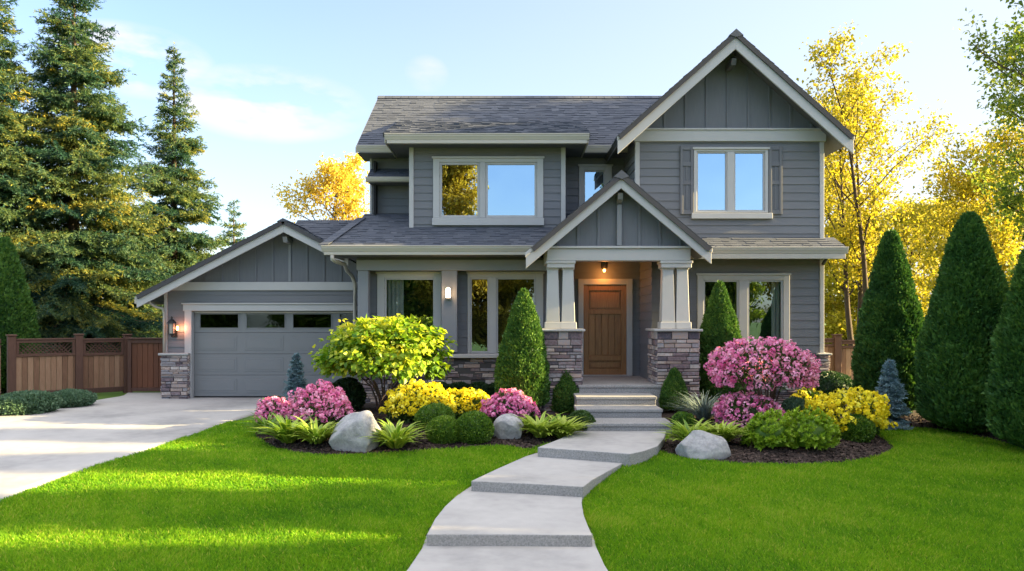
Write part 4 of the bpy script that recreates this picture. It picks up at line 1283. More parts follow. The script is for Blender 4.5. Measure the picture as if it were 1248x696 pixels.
def strap_plant(name, label, cat_, base, n, Lh, Wd, seed, m='hosta', group=None, arch=(.55, 1.42), stripe=True, tshift=0, droop=.8, pointed=.75):
    "clump of arching strap leaves, each a bent strip three vertices wide"
    rg = np.random.default_rng(seed)
    t = thing(name, label, cat_, base, group)
    if stripe: n = int(n * 1.5); Wd *= 1.12; Lh *= 1.06
    S = 6; Vs, Fs, Ts, o = [], [], [], 0
    s = np.linspace(0, 1, S + 1)
    for i in range(n):
        a = rg.uniform(0, 6.283); el = rg.uniform(*arch); L = Lh * rg.uniform(.65, 1.15); w = Wd * rg.uniform(.75, 1.2)
        d = np.array([math.cos(a), math.sin(a)]); r0 = rg.uniform(0, .18) * Lh
        ang = el - s * (el + droop * rg.uniform(.1, .8)) * .85
        dx = np.cumsum(np.concatenate([[0], np.cos(ang[:-1])])) * L / S; dz = np.cumsum(np.concatenate([[0], np.sin(ang[:-1])])) * L / S
        wid = w * .5 * np.sin(np.pi * np.clip(s * .93 + .07, 0, 1) ** pointed) + .001
        wid[-1] = .001
        sd = np.array([-d[1], d[0], 0])
        cen = np.stack([d[0] * (r0 + dx), d[1] * (r0 + dx), dz + .01], 1)
        up = np.array([0, 0, .22])
        row = np.stack([cen - sd * wid[:, None] + up * wid[:, None], cen, cen + sd * wid[:, None] + up * wid[:, None]], 1)
        Vs.append(row.reshape(-1, 3))
        b = np.arange(S)[:, None] * 3 + np.array([0, 1])[None]
        q = np.stack([b, b + 1, b + 4, b + 3], -1).reshape(-1, 4)
        Fs.append(q + o); o += (S + 1) * 3
        tb = rg.normal(.3, .12) + tshift
        Ts.append(np.tile([tb + (.42 if stripe else .05), tb, tb + (.42 if stripe else .05)], S + 1) + rg.normal(0, .04, (S + 1) * 3))
    nmesh('leaves', np.vstack(Vs), np.vstack(Fs), MS[m], t, np.concatenate(Ts).clip(0, 1))
    return t

def rosette_shrub(name, label, cat_, base, rx, rz, seed, m='lime', nr=260, per=13, leaf=.062, group=None, tshift=0):
    "mound of leaf rosettes (each shoot ends in a whorl of leaves)"
    rg = np.random.default_rng(seed)
    t = thing(name, label, cat_, base, group)
    hz = rz * .7; cz = rz * .3
    d = sphere_dirs(nr, rg, -.35); lm = lump(d, 3.5, seed)
    c = d * (1 + .12 * lm + rg.uniform(-.22, .04, nr))[:, None] * [rx, rx, hz] + [0, 0, cz]
    k = np.repeat(np.arange(nr), per); n = len(k)
    ax = unit(d[k] + [0, 0, .35])
    rd = unit(np.cross(ax, rg.normal(size=(n, 3))))
    sp = rg.uniform(.25, 1.3, n)[:, None]
    L = leaf * rg.uniform(.7, 1.2, n)
    C = c[k] + ax * rg.uniform(-.03, .02, n)[:, None]
    V, F, T = leaves(C, ax + rd * sp, ax - rd * .3, L, L * .42, (.42 + tshift + .15 * lm[k] + .25 * (1 - sp[:, 0]) * .5 + rg.normal(0, .13, n)).clip(0, 1), .12)
    nmesh('foliage', V, F, MS[m], t, T)
    ss = np.linspace(-.4, .95, 8)
    blob_core('inner_foliage', [(max(.004, rx * .74 * math.sqrt(1 - q * q)), hz * .74 * q + cz) for q in ss], MS[m], t, seed, 16, .06, .0)
    return t

def spruce(name, label, base, h, r, seed, m='spruce', dz=.30, group=None, nb=8, leaf=.10, zlow=.04, cat_='tree', pw=.8, gap=.17, droop=1.0, brush=1.0):
    "whorled branches that sag and lift at the tips; twigs hang from them like fingers, each a brush of needles"
    rg = np.random.default_rng(seed)
    t = thing(name, label, cat_, base, group)
    tr = MB(); tr.tube([(0, 0, -.2), (0, 0, h * .5), (0, 0, h * .99)], [h * .016 + .008, h * .009 + .005, .008], 8); tr.build('trunk', MS['bark'], t, local=True)
    br = MB(); CC, AA, LL, TT = [], [], [], []
    def brushed(p, tone):
        "needles round a polyline"
        ln = np.linalg.norm(p[-1] - p[0]); k = max(5, int(ln / leaf * 5.5 * brush))
        q = np.sort(rg.uniform(0, 1, k)); ss = np.linspace(0, 1, len(p))
        c = np.stack([np.interp(q, ss, p[:, i]) for i in range(3)], 1)
        ax = unit(p[-1] - p[0])
        CC.append(c); AA.append(ax * .85 + rg.normal(0, .48, (k, 3))); LL.append(leaf * rg.uniform(.75, 1.25, k) * (1.05 - .3 * q))
        TT.append(tone - .10 + .28 * q + rg.normal(0, .07, k))
    z = h * zlow
    while z < h * .97:
        f = z / h
        Lmax = r * (1 - f) ** pw + .012 * h
        n = max(5, int(nb * (.7 + .5 * (1 - f))))
        a0 = rg.uniform(0, 6.28)
        for k in range(n):
            a = a0 + k * 6.283 / n + rg.normal(0, .2); L = Lmax * rg.uniform(.62, 1.14)
            zz = z + rg.uniform(-.5, .5) * dz
            d = np.array([math.cos(a), math.sin(a), 0]); sd = np.array([-d[1], d[0], 0])
            s = np.linspace(0, 1, 8)
            lo = (1 - f) ** .8 * droop
            hh = L * ((.42 * f - .10 * lo) * s - .42 * lo * np.sin(s * np.pi * .62) ** 1.5 * s + .30 * lo * s ** 4)
            pth = d[None] * (L * s)[:, None]; pth[:, 2] = zz + hh
            br.tube([tuple(p) for p in pth], [max(.003, .013 * L ** .7 * (1 - q * .88)) for q in s], 4)
            tone = rg.normal(.42, .15)
            brushed(pth[3:], tone)
            g = gap * min(1, .35 + .5 * L)
            q0 = .06
            while q0 < .97:
                p = np.array([np.interp(q0, s, pth[:, c]) for c in range(3)])
                for sg in (-1, 1):
                    tl = (.50 * (1 - q0) ** .8 + .16) * min(L, 1.7) * rg.uniform(.65, 1.15)
                    td = unit(d * rg.uniform(.6, .95) + sd * sg * rg.uniform(.5, .9) + np.array([0, 0, -.15 * lo + rg.normal(0, .08)]))
                    u = np.linspace(0, 1, 5)
                    tp = p + td * (tl * u)[:, None]; tp[:, 2] -= (.42 * lo + .05) * tl * u ** 1.8
                    brushed(tp, tone + rg.normal(0, .05))
                    if tl > .45:                                   # side fingers on the long twigs
                        for u0 in (.35, .6, .8):
                            e = p + td * tl * u0; e[2] -= (.42 * lo + .05) * tl * u0 ** 1.8
                            for s2 in (-1, 1):
                                fd = unit(td * .7 + np.cross(td, [0, 0, 1]) * s2 * .7 + [0, 0, -.35 * lo])
                                fl = tl * .34 * (1.15 - u0)
                                brushed(np.array([e, e + fd * fl * .5, e + fd * fl + [0, 0, -.15 * fl * lo]]), tone)
                q0 += g / max(L, .25) * rg.uniform(.8, 1.2)
        z += dz * (1.08 - .5 * f)
    brushed(np.array([[0, 0, h * .90], [0, 0, h * .95], [0, 0, h]]), .5)
    C, A, L, T = np.vstack(CC), np.vstack(AA), np.concatenate(LL), np.concatenate(TT).clip(0, 1)
    V, F, T = leaves(C, A, rg.normal(0, 1, (len(C), 3)) + [0, 0, .6], L, L * .26, T, .1)
    br.build('branches', MS['bark'], t, local=True)
    nmesh('foliage', V, F, MS[m], t, T)
    return t

def limb(mb, p, d, L, r0, r1, rg, wob=.10, n=6, lift=.0):
    "wobbly tapered limb; returns its points"
    pts = [np.array(p, float)]; d = unit(np.array(d, float))
    for i in range(n):
        d = unit(d + rg.normal(0, wob, 3) + np.array([0, 0, lift]))
        pts.append(pts[-1] + d * L / n)
    mb.tube([tuple(q) for q in pts], list(np.linspace(r0, r1, n + 1)), 6 if r0 > .03 else 4)
    return np.array(pts)
def deciduous(name, label, base, h, spread, seed, m='yellowtree', stems=1, first=.25, nb=22, sub=6, tw=4, per=22, leaf=.10, trunk=.14, group=None, upright=.8, cl=.30, shape='oval', tshift=0, cat_='tree', bark='bark', sprawl=.0, clump_t=.16):
    "trunk(s), limbs, branchlets, twigs; leaves hang in clusters round the twigs with gaps between"
    rg = np.random.default_rng(seed)
    t = thing(name, label, cat_, base, group)
    mb = MB(); ends = []
    for s_ in range(stems):
        a = s_ * 6.283 / stems + rg.uniform(0, 1); ln = sprawl if stems > 1 else .03
        tr = limb(mb, (.05 * math.cos(a) * stems * .4, .05 * math.sin(a) * stems * .4, -.15), (ln * math.cos(a), ln * math.sin(a), 1), h * (.90 if stems == 1 else rg.uniform(.72, .92)), trunk, trunk * .16, rg, .06, 10, .02)
        k = max(3, int(nb / stems))
        for i in range(k):
            f = first + (1 - first) * (i + rg.uniform(.1, .9)) / k
            q = f * 10; j = min(int(q), 9); p = tr[j] + (tr[j + 1] - tr[j]) * (q - j)
            g = (f - first) / (1 - first)
            sh = {'oval': (.45 + 1.1 * g) if g < .5 else (1.0 - .85 * (g - .5) * 1.5), 'vase': .35 + .65 * math.sin(math.pi * min(1, g * .8 + .15)), 'cone': 1.05 - .85 * g}[shape]
            L = spread * max(.2, sh) * rg.uniform(.75, 1.15)
            an = i * 2.399 + rg.normal(0, .3)
            d = np.array([math.cos(an), math.sin(an), upright * (1 + .5 * g) + rg.normal(0, .15)])
            r0 = max(.012, trunk * .42 * (1 - .65 * f))
            b = limb(mb, p, d, L, r0, r0 * .25, rg, .12, 6, .05)
            for u_ in range(sub):
                q = (.30 + .70 * (u_ + rg.uniform(0, 1)) / sub) * 6; j = min(int(q), 5); pp = b[j] + (b[j + 1] - b[j]) * (q - j)
                bd = unit(b[j + 1] - b[j])
                d2 = unit(bd * .7 + rg.normal(0, .75, 3) + [0, 0, .15])
                l2 = L * (.42 - .03 * u_) * rg.uniform(.7, 1.25)
                c = limb(mb, pp, d2, l2, max(.005, r0 * .28), .003, rg, .16, 4, .03)
                for v_ in range(tw):
                    e = c[min(4, 1 + v_ * 4 // max(tw - 1, 1))] if tw > 1 else c[4]
                    ends.append(e + rg.normal(0, .05, 3))
            ends.append(b[6])
    E = np.array(ends); ne = len(E)
    k = np.repeat(np.arange(ne), per); n = len(k)
    off = rg.normal(0, 1, (n, 3)); off = off / np.maximum(1, np.linalg.norm(off, axis=1, keepdims=True) * .55) * cl * .55
    off[:, 2] *= .62
    C = E[k] + off * rg.uniform(.6, 1.3, ne)[k][:, None]
    ct = rg.normal(0, clump_t, ne) + lump(E, 1.4 / max(spread, .5) * 1.5, seed + 3) * .10
    T = (.48 + tshift + ct[k] + rg.normal(0, .12, n)).clip(0, 1)
    L = leaf * rg.uniform(.6, 1.25, n)
    A = rg.normal(0, 1, (n, 3)) + [0, 0, -.35]
    V, F, T = leaves(C, A, rg.normal(0, .7, (n, 3)) + [0, 0, .8], L, L * .62, T, .14)
    mb.build('trunk', MS[bark], t, local=True, smooth_=True)
    nmesh('crown', V, F, MS[m], t, T)
    return t

def boulder(label, base, wx_, wy_, hz, seed, cuts=7, group='boulders in the planting beds'):
    rg = np.random.default_rng(seed)
    bm = bmesh.new(); bmesh.ops.create_icosphere(bm, subdivisions=5, radius=1)
    V = np.array([v.co[:] for v in bm.verts])
    for i in range(cuts):                                        # flattened facets
        d = unit(rg.normal(size=3) * [1, 1, .8]); o = rg.uniform(.62, .86)
        ex = np.maximum(V @ d - o, 0); V = V - d * (ex * .88)[:, None]
    V = V * (1 + .05 * lump(V, 3, seed) + .028 * lump(V, 8, seed + 1) + .012 * lump(V, 22, seed + 2))[:, None]
    lo = V[:, 2].min(); V[:, 2] = np.maximum(V[:, 2], -.62) + .55
    V = V / [np.ptp(V[:, 0]) / 2, np.ptp(V[:, 1]) / 2, V[:, 2].max()] * [wx_ / 2, wy_ / 2, hz]
    return bm, V
def put_boulder(label, base, wx_, wy_, hz, seed, lean=0, cuts=7, peak=0):
    bm, V = boulder(label, base, wx_, wy_, hz, seed, cuts)
    V[:, 2] *= 1 + peak * V[:, 0] / (wx_ / 2) * (.6 + .4 * np.sin(V[:, 0] / wx_ * 9))
    V[:, 0] += lean * V[:, 2]
    F = np.array([[v.index for v in f.verts] for f in bm.faces]); bm.free()
    o = nmesh('boulder', V, F, MS['rock'], None, smooth_=True)
    o.location = base
    return setp(o, label, 'boulder', 'boulders in the planting beds')

# ------------------------------------------------------------------ planting: left bed
def size(b, px): return px * b.y / 950      # metres covered by px photo pixels at that base
B = bedpt
b = B(427, 554); put_boulder('large upright grey boulder at the front of the left bed', b - Vector((0,-.25,.05)), size(b, 66), .55, size(b, 47) + .05, 27, .05, 13, .22)
b = B(620, 540); put_boulder('small round grey boulder in front of the pink azalea by the path', b - Vector((0,-.2,.05)), size(b, 39), .45, size(b, 31) + .05, 5, 0, 5)
b = B(861, 562); put_boulder('long low grey boulder at the front of the right bed', b - Vector((0,-.2,.05)), size(b, 66), .5, size(b, 34) + .05, 36, -.1, 5, -.2)

b = B(468, 507); goldb = b
def golden():
    rg = np.random.default_rng(4)
    t = thing('golden_shrub', 'small multi stemmed tree with golden green leaves behind the large boulder', 'small tree', b)
    s = size(b, 1)
    mb = MB(); ends = []
    for k in range(11):
        a = k * 2.4; rr = rg.uniform(.02, .10)
        top = np.array([math.cos(a) * rg.uniform(.25, .75), math.sin(a) * rg.uniform(.2, .6), rg.uniform(42, 70) * s])
        p = np.array([[math.cos(a) * rr, math.sin(a) * rr, -.05], [math.cos(a) * (rr + .05), math.sin(a) * (rr + .04), 16 * s], top * [.45, .45, .62], top])
        mb.tube([tuple(q) for q in p], [.022, .018, .013, .006], 6)
        for j in range(3):
            e = top + rg.normal(0, .22, 3) + [0, 0, .08]; mb.tube([tuple(p[2] + (p[3] - p[2]) * j * .3), tuple(e)], [.008, .003], 4)
    mb.build('stem', MS['barkl'], t, local=True, smooth_=True)
    # crown of overlapping leafy shoots
    ns = 520
    d = sphere_dirs(ns, rg, -.42)
    lm = lump(d, 3.4, 8)
    c = d * (1 + .10 * lm + rg.uniform(-.42, .03, ns))[:, None] * [76 * s, 62 * s, 47 * s] + [0, 0, 66 * s]
    per = 13; k = np.repeat(np.arange(ns), per); n = len(k)
    off = rg.normal(0, 1, (n, 3)).clip(-1.4, 1.4) * [.085, .085, .06]
    C = c[k] + off
    ct = rg.normal(0, .12, ns) + .42 * np.maximum(0, d[:, 2] * .5 + d[:, 0] * .2 + lump(d, 5, 3) * .6) - .03  # leaves yellower on top and sun side: sunlight put into the tint
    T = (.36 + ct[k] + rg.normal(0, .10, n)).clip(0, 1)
    L = .115 * rg.uniform(.6, 1.2, n)
    A = d[k] * .8 + rg.normal(0, .6, (n, 3)) + [0, 0, -.45]
    V, F, T = leaves(C, A, d[k] * .7 + [0, 0, .8] + rg.normal(0, .4, (n, 3)), L, L * .80, T, .16, .40)
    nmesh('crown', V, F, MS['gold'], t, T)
golden()

pk = 'pink azaleas in the left bed'
b = B(335, 520); flower_bush('pink_azalea', 'small pink azalea at the left end of the left bed by the driveway', 'azalea', b, size(b, 21), size(b, 29), 41, nt=120, group=pk, truss=.05)
b = B(393, 526); flower_bush('pink_azalea', 'pink azalea directly behind the large upright boulder', 'azalea', b, size(b, 33), size(b, 44), 42, nt=170, group=pk, truss=.06)
b = B(623, 519); flower_bush('pink_azalea', 'pink azalea above the small round boulder near the path', 'azalea', b, size(b, 30), size(b, 31), 43, nt=150, group=pk, truss=.055)
b = B(512, 518); flower_bush('yellow_azalea', 'wide yellow azalea right of the golden tree in the left bed', 'azalea', b, size(b, 40), size(b, 40), 44, m='yellow', nt=190, ry=.5, group='yellow azaleas', truss=.06, petal=.045)
b = B(562, 514); flower_bush('yellow_azalea', 'lower yellow azalea behind the two clipped boxwood balls', 'azalea', b, size(b, 34), size(b, 32), 45, m='yellow', nt=150, ry=.45, group='yellow azaleas', truss=.06, petal=.045)

hg = 'hostas in the planting beds'
b = B(352, 543); strap_plant('hosta', 'dark leaved hosta at the far left of the left bed', 'hosta', b, 75, size(b, 44), .060, 51, group=hg, tshift=-.05)
b = B(326, 531); strap_plant('lily_clump', 'fine leaved lily clump at the driveway end of the left bed', 'lily', b, 95, size(b, 36), .028, 52, stripe=False, tshift=.02)
b = B(385, 546); strap_plant('hosta', 'hosta left of the large upright boulder', 'hosta', b, 80, size(b, 41), .050, 53, group=hg, tshift=.1)
b = B(482, 549); strap_plant('hosta', 'striped hosta right of the large upright boulder', 'hosta', b, 80, size(b, 44), .056, 54, group=hg, tshift=.12)
b = B(658, 537); strap_plant('hosta', 'lime hosta right of the small round boulder', 'hosta', b, 90, size(b, 40), .058, 55, group=hg, tshift=.22, arch=(.6, 1.35))
b = B(686, 536); strap_plant('hosta', 'lime hosta beside the path landing', 'hosta', b, 80, size(b, 36), .055, 56, group=hg, tshift=.2, arch=(.6, 1.35))
b = B(708, 528); ball_plant('low_shrub', 'low rounded green shrub at the left of the lowest step', 'shrub', b, size(b, 16), size(b, 26), 57, 'shrub', 3000, .035, lumpy=.15)

bx = 'clipped boxwood balls'
b = B(540, 544); ball_plant('boxwood_ball', 'clipped boxwood ball at front, left of its darker twin', 'boxwood', b + Vector((0,.15,0)), size(b, 21), size(b, 31), 61, group=bx, tshift=.18)
b = B(577, 543); ball_plant('boxwood_ball', 'clipped boxwood ball beside the small round boulder', 'boxwood', b + Vector((0,.15,0)), size(b, 23), size(b, 37), 62, group=bx, tshift=.1)
b = B(530, 529); ball_plant('boxwood_ball', 'loose green boxwood mound under the yellow azalea', 'boxwood', b, size(b, 24), size(b, 30), 63, n=6000, group=bx, tshift=.12, lumpy=.12)

b = B(361, 506); spruce('dwarf_blue_spruce', 'little blue spruce in front of the garage door', b, size(b, 74), size(b, 18), 71, 'bluespruce', dz=.065, nb=10, leaf=.045, cat_='shrub', pw=.75, droop=.15, gap=.07, brush=1.0)
b = B(423, 505); ball_plant('dark_shrub', 'dark green shrub at the right edge of the garage door', 'shrub', b, size(b, 21), size(b, 38), 72, 'mound', 5000, .05, lumpy=.16)
b = G(584, 497); 
for i, px in enumerate((535, 560, 585, 608)):
    q = W(px, 388, 15.45); q.z = float(zg(q.x, q.y)) + .05
    ball_plant('low_hedge', ['dark low hedge shrub behind the yellow azalea, leftmost of four', 'dark low hedge shrub under the stone base, second of four from the left', 'dark low hedge shrub under the stone base, third of four from the left', 'dark low hedge shrub beside the tall clipped cone, rightmost of four'][i], 'hedge', q, .28, .42, 80 + i, 'mound', 4500, .04, group='low hedge under the porch windows', lumpy=.1)
cn = 'clipped evergreen cones'
b = B(638, 506); column_plant('evergreen_cone', 'tall clipped evergreen cone left of the left stone pier', 'evergreen', b, size(b, 146), size(b, 33), 91, n=20000, leaf=.055, group=cn, tshift=.18)
b = B(690, 505); column_plant('evergreen_cone', 'small clipped evergreen cone left of the front steps', 'evergreen', b, size(b, 55), size(b, 19), 92, n=6500, leaf=.04, group=cn, tshift=.22)
b = B(822, 507); column_plant('evergreen_cone', 'small clipped evergreen cone right of the front steps', 'evergreen', b, size(b, 51), size(b, 18), 93, n=6000, leaf=.04, group=cn, tshift=.2)
b = B(877, 500); column_plant('evergreen_cone', 'tall clipped evergreen cone in front of the right downstairs window', 'evergreen', b, size(b, 149), size(b, 31), 94, n=20000, leaf=.055, group=cn, tshift=.16)

# ------------------------------------------------------------------ planting: right bed
b = B(858, 517); strap_plant('blue_fescue', 'silvery blue fescue grass tuft right of the small cone', 'ornamental grass', b, 420, size(b, 45), .010, 101, 'fescue', arch=(.5, 1.55), stripe=False, droop=.7, tshift=.15)
b = B(833, 530); ball_plant('low_shrub', 'low green shrub at the right of the lowest step', 'shrub', b, size(b, 15), size(b, 24), 102, 'box', 3500, .035, lumpy=.15)
b = B(842, 549); strap_plant('hosta', 'hosta between the path landing and the long low boulder', 'hosta', b, 85, size(b, 42), .05, 103, group=hg, tshift=.1)
b = B(878, 548); strap_plant('hosta', 'bright hosta behind the right end of the long low boulder', 'hosta', b, 95, size(b, 41), .045, 104, group=hg, tshift=.18, arch=(.6, 1.4))

b = B(928, 524)
def rhododendron():
    rg = np.random.default_rng(12)
    t = thing('pink_rhododendron', 'big round pink rhododendron in front of the right window', 'rhododendron', b)
    s = size(b, 1)
    mb = MB()
    for k in range(26):
        a = k * 2.4; q = rg.uniform(.35, .95)
        e = np.array([math.cos(a) * 58 * s * q, math.sin(a) * 42 * s * q, rg.uniform(58, 92) * s])
        mb.tube([(math.cos(a) * .05 + 6 * s, math.sin(a) * .05, -.05), tuple(e * [.30, .30, .35] + [5 * s, 0, 0]), tuple(e * [.7, .7, .75]), tuple(e)], [.017, .014, .009, .004], 5)
    mb.build('stem', MS['barkl'], t, local=True, smooth_=True)
    sc = np.array([65 * s, 50 * s, 40 * s]); cz = 66 * s
    nl = 3600
    d = sphere_dirs(nl, rg, -.45); lm = lump(d, 3.0, 5)
    C = d * (.93 + .20 * lm - rg.beta(1.1, 2.5, nl) * .45)[:, None] * sc + [0, 0, cz]
    L = .075 * rg.uniform(.7, 1.3, nl)
    V, F, T = leaves(C, d + rg.normal(0, .6, (nl, 3)), d + rg.normal(0, .4, (nl, 3)), L, L * .36, (.4 + rg.normal(0, .2, nl)).clip(0, 1))
    nmesh('foliage', V, F, MS['shrub'], t, T)
    cand = sphere_dirs(6000, rg, -.40); keep = []
    for c in cand:
        if all(((c - q) ** 2).sum() > .024 for q in keep): keep.append(c)
    c = np.array(keep); nt = len(c); lm = lump(c, 3.0, 5)
    tc = c * (1.0 + .20 * lm + rg.uniform(-.10, .06, nt))[:, None] * sc + [0, 0, cz]
    per = 26; k = np.repeat(np.arange(nt), per); pd = sphere_dirs(nt * per, rg, -.7)
    tr = .078 * rg.uniform(.65, 1.2, nt)
    PC = tc[k] + pd * (tr[k] * rg.uniform(.75, 1.05, len(k)))[:, None]
    PL = .042 * rg.uniform(.8, 1.3, len(k))
    tt = .50 + rg.normal(0, .20, nt)
    V, F, T = petal_mesh(PC, pd, PL, (tt[k] + rg.normal(0, .13, len(k))).clip(0, 1), rg)
    nmesh('flowers', V, F, MS['pink'], t, T)
rhododendron()
b = B(911, 527); flower_bush('pink_azalea', 'low pink azalea in front of the big rhododendron', 'azalea', b, size(b, 35), size(b, 42), 111, nt=150, truss=.062, petal=.04, zlo=-.35)
b = B(1030, 533); flower_bush('yellow_azalea', 'wide yellow azalea right of the big pink rhododendron', 'azalea', b, size(b, 54), size(b, 48), 112, m='yellow', nt=260, ry=.55, group='yellow azaleas', truss=.06, petal=.046, zlo=-.2)
b = B(985, 512); flower_bush('yellow_azalea', 'small yellow azalea at the foot of the big pink rhododendron', 'azalea', b, size(b, 22), size(b, 28), 113, m='yellow', nt=60, group='yellow azaleas', truss=.055, petal=.045)
b = B(1012, 496); ball_plant('dark_shrub', 'dark green mounded shrub against the right house corner', 'shrub', b, size(b, 29), size(b, 38), 114, 'mound', 6000, .045, lumpy=.12, tshift=.1)
b = B(970, 526); ball_plant('juniper', 'low blue green juniper behind the lime shrubs', 'juniper', b, size(b, 22), size(b, 32), 115, 'sage', 5000, .05, lumpy=.15, up=.8)
lg = 'lime green shrubs in the right bed'
b = B(941, 554); rosette_shrub('lime_shrub', 'left lime green shrub below the big pink rhododendron', 'shrub', b + Vector((0,.12,0)), size(b, 30), size(b, 43), 121, group=lg)
b = B(990, 554); rosette_shrub('lime_shrub', 'right lime green shrub, beside the boxwood ball', 'shrub', b + Vector((0,.12,0)), size(b, 33), size(b, 46), 122, group=lg, nr=290)
b = B(1049, 544); ball_plant('boxwood_ball', 'clipped boxwood ball below the wide yellow azalea', 'boxwood', b + Vector((0,.15,0)), size(b, 21), size(b, 31), 123, group=bx, tshift=.05)
b = B(1084, 522); spruce('dwarf_blue_spruce', 'blue spruce standing between the yellow azalea and the tall hedge trees', b, size(b, 82), size(b, 25), 124, 'bluespruce', dz=.085, nb=11, leaf=.055, cat_='shrub', pw=.8, droop=.1, gap=.075, brush=1.0)

ar = 'arborvitae along the right boundary'
b = G(1086, 507); A1 = column_plant('arborvitae', 'tall dark arborvitae behind the blue spruce', 'arborvitae', b, size(b, 222), size(b, 41), 131, n=34000, leaf=.075, group=ar, tshift=-.04)
b = G(1181, 528); A2 = column_plant('arborvitae', 'tallest arborvitae, standing between the two others', 'arborvitae', b, size(b, 264), size(b, 57), 132, n=42000, leaf=.08, group=ar, tshift=-.02)
b = G(1268, 550); A3 = column_plant('arborvitae', 'arborvitae cut off by the right edge of the photo', 'arborvitae', b, size(b, 262), size(b, 54), 133, n=36000, leaf=.08, group=ar)

# low shrubs along the left fence
b = G(30, 504); ball_plant('fence_shrub', 'grey green low shrub along the left fence, nearest to the left edge', 'shrub', b, size(b, 35), size(b, 25), 141, 'sage', 6000, .06, group='low shrubs along the left fence', lumpy=.15)
b = G(-35, 507); ball_plant('fence_shrub', 'grey green low shrub cut by the left edge of the photo', 'shrub', b, size(b, 35), size(b, 25), 143, 'sage', 5000, .06, group='low shrubs along the left fence', lumpy=.15)
b = G(84, 496); ball_plant('fence_shrub', 'grey green low shrub at the end of the left fence by the driveway', 'shrub', b, size(b, 27), size(b, 19), 142, 'sage', 5000, .055, group='low shrubs along the left fence', lumpy=.15)

# ------------------------------------------------------------------ trees
def gp(px, d): 
    x = wx(px, d); return Vector((x, d, float(zg(x, d))))
sg_ = 'spruces on the left'
b = gp(90, 24); spruce('spruce_tree', 'tallest dark spruce behind the left fence, its top out of the photo', b, wz(-70, 24) - b.z, 3.5, 201, dz=.46, group=sg_, leaf=.13, nb=10, pw=.88)
b = gp(-12, 22.5); spruce('spruce_tree', 'spruce cut off by the left edge of the photo', b, wz(-60, 22.5) - b.z, 2.4, 202, dz=.44, group=sg_, leaf=.13, nb=11)
b = gp(212, 28); spruce('spruce_tree', 'slender spruce standing alone above the garage roof', b, wz(53, 28) - b.z, 2.75, 203, dz=.47, group=sg_, leaf=.14, nb=10, pw=1.05, droop=1.0)
b = gp(-330, 24); spruce('spruce_tree', 'broad spruce standing outside the left edge of the photo', b, 10.5, 2.9, 207, dz=.5, group=sg_, leaf=.15, nb=9)
b = gp(285, 42); spruce('spruce_tree', 'small far spruce just above the garage gable', b, wz(243, 42) - b.z, 1.9, 204, dz=.6, group=sg_, leaf=.18, nb=8, gap=.25)
b = gp(6, 19.2); column_plant('thuja', 'round dark green thuja above the fence at the left edge', 'thuja', b, wz(292, 19.2) - b.z, .75, 205, n=16000, leaf=.09, tshift=.12)
b = gp(150, 26); spruce('spruce_tree', 'dark lower spruce filling the gap behind the gate', b, 5.6, 2.8, 206, dz=.50, group=sg_, leaf=.14, nb=9)

b = gp(398, 33); deciduous('autumn_tree', 'orange yellow autumn tree behind the garage roof', b, wz(186, 33) - b.z, 2.5, 211, 'autumn', nb=30, sub=7, per=14, leaf=.14, cl=.42, trunk=.13, first=.3, upright=.75)
yt = 'yellow trees on the right'
b = gp(1046, 23); deciduous('yellow_tree', 'tall yellow leaved tree right of the house, highest of its group', b, (wz(52, 23) - b.z) * 1.03, 2.8, 227, stems=3, nb=44, sub=7, per=12, leaf=.115, cl=.38, trunk=.10, first=.30, upright=1.1, sprawl=.09, shape='oval', group=yt)
b = gp(1190, 26); deciduous('yellow_tree', 'slim yellow tree with bare lower limbs above the middle arborvitae', b, wz(140, 26) - b.z, 2.9, 222, stems=2, nb=36, sub=7, per=14, leaf=.13, cl=.44, trunk=.09, first=.35, upright=.9, sprawl=.14, group=yt)
b = gp(1010, 30); deciduous('yellow_tree', 'yellow tree partly hidden by the right house corner', b, 8.0, 2.6, 223, nb=26, per=13, leaf=.15, cl=.5, trunk=.11, first=.15, upright=.8, group=yt)
b = gp(1030, 27); deciduous('yellow_tree', 'low bushy yellow tree just behind the fence by the house corner', b, 5.6, 1.9, 228, nb=30, per=22, leaf=.15, cl=.5, trunk=.09, first=.06, upright=.6, group=yt)
b = gp(1095, 34); deciduous('yellow_tree', 'bushy yellow tree behind the gap between house and hedge trees', b, 7.0, 3.0, 224, nb=28, per=15, leaf=.16, cl=.6, trunk=.13, first=.08, upright=.6, group=yt)
b = gp(1150, 38); deciduous('yellow_tree', 'bushy yellow tree seen low between the two tallest arborvitae', b, 7.5, 3.2, 225, nb=28, per=16, leaf=.17, cl=.6, trunk=.13, first=.08, upright=.6, group=yt)
b = gp(1225, 31); deciduous('yellow_tree', 'yellow green tree seen low at the right edge behind the hedge', b, 6.6, 2.8, 226, nb=26, per=16, leaf=.16, cl=.55, trunk=.12, first=.1, upright=.6, group=yt)
b = gp(1480, 27); deciduous('yellow_tree', 'yellow tree standing outside the right edge of the photo', b, 8.0, 3.0, 229, nb=30, per=20, leaf=.17, cl=.55, trunk=.12, first=.08, upright=.6, group=yt)
b = gp(1272, 19); deciduous('green_tree', 'large green leaved tree reaching in from the right edge', b, 11.8, 3.1, 231, 'greentree', nb=48, sub=7, per=20, leaf=.12, cl=.38, trunk=.17, first=.2, upright=.55)

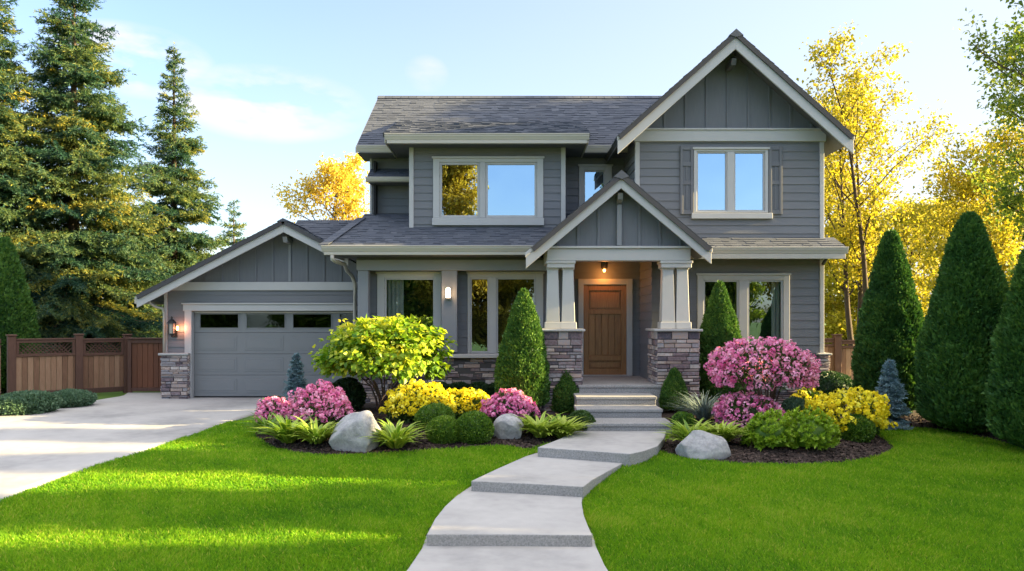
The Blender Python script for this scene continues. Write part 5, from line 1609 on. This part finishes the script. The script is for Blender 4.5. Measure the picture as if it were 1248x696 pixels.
# trees across the street, seen only as reflections in the windows
rf = 'trees across the street'
deciduous('street_tree', 'tall bronze leaved tree across the street, reflected in the left upstairs pane', (-4.0, -11, 0), 13.8, 3.0, 241, 'autumn', nb=44, sub=7, per=30, leaf=.2, cl=.6, trunk=.2, first=.22, upright=.6, group=rf, tshift=-.3)
deciduous('street_tree', 'slim tree across the street, reflected in the small upstairs window', (6.6, -10, 0), 12.0, 1.5, 242, 'greentree', nb=30, per=26, leaf=.2, cl=.5, trunk=.15, first=.2, upright=1.1, group=rf)
low0 = deciduous('street_tree', 'low tree across the street, reflected in the right downstairs window', (11.5, -12, 0), 6.4, 2.9, 243, 'greentree', nb=34, sub=7, per=34, leaf=.22, cl=.6, trunk=.15, first=.06, upright=.5, group=rf)
low1 = deciduous('street_tree', 'low yellow tree across the street, reflected in the porch windows', (-1.6, -14, 0), 5.8, 2.8, 244, 'autumn', nb=34, sub=7, per=34, leaf=.22, cl=.6, trunk=.15, first=.06, upright=.5, group=rf, tshift=-.2)
# the hedge goes on along the boundary towards the street
def copy_tree(root, loc, label, sc=1.0, rz=0):
    r = root.copy(); col.objects.link(r); r.location = loc; r.scale = (sc, sc, sc); r.rotation_euler = (0, 0, rz); r['label'] = label
    for ch in root.children:
        c = ch.copy(); col.objects.link(c); c.parent = r
    return r
for x, y, s, l in ((8.3, 9.6, 1.0, 'arborvitae just outside the right edge, next towards the street'), (8.8, 7.6, .95, 'arborvitae outside the right edge, second towards the street'),
                   (9.2, 5.6, 1.05, 'arborvitae outside the right edge, third towards the street')):
    copy_tree(A2, (x, y, float(zg(x, y))), l, s, x * 2)
for i, (x, y, sc, src) in enumerate(((-6.5, -13, 1.0, low0), (-12.5, -12, 1.05, low0), (-18.5, -13, 1.1, low0), (4.5, -14, 1.0, low0), (17.0, -13, 1.1, low1))):
    copy_tree(src, (x, y, 0), ['low green tree across the street, reflected in the left porch window', 'low green tree across the street, reflected in the garage door panes', 'low green tree across the street, beyond the driveway', 'low green tree across the street, straight behind the path', 'low yellow tree across the street, furthest right'][i], sc, i * 1.3)
# tall trees in the neighbour's garden on the right shade the lawn with gaps of sun
nb0 = deciduous('garden_tree', 'slim tall tree in the next garden on the right, closest to the house', (17.0, 11.0, 0), 8.6, 1.0, 251, 'greentree', nb=40, sub=6, per=30, leaf=.17, cl=.42, trunk=.13, first=.12, upright=1.1, group='trees in the next garden')
for i, (x, y, sc) in enumerate(((18.2, 9.75, .95), (17.0, 8.35, 1.0), (19.0, 6.9, 1.05), (17.5, 5.3, .95), (18.6, 3.9, 1.0))):
    copy_tree(nb0, (x, y, 0), ['second', 'third', 'fourth', 'fifth', 'last'][i] + ' slim tall tree from the house in the next garden', sc, 1 + i)
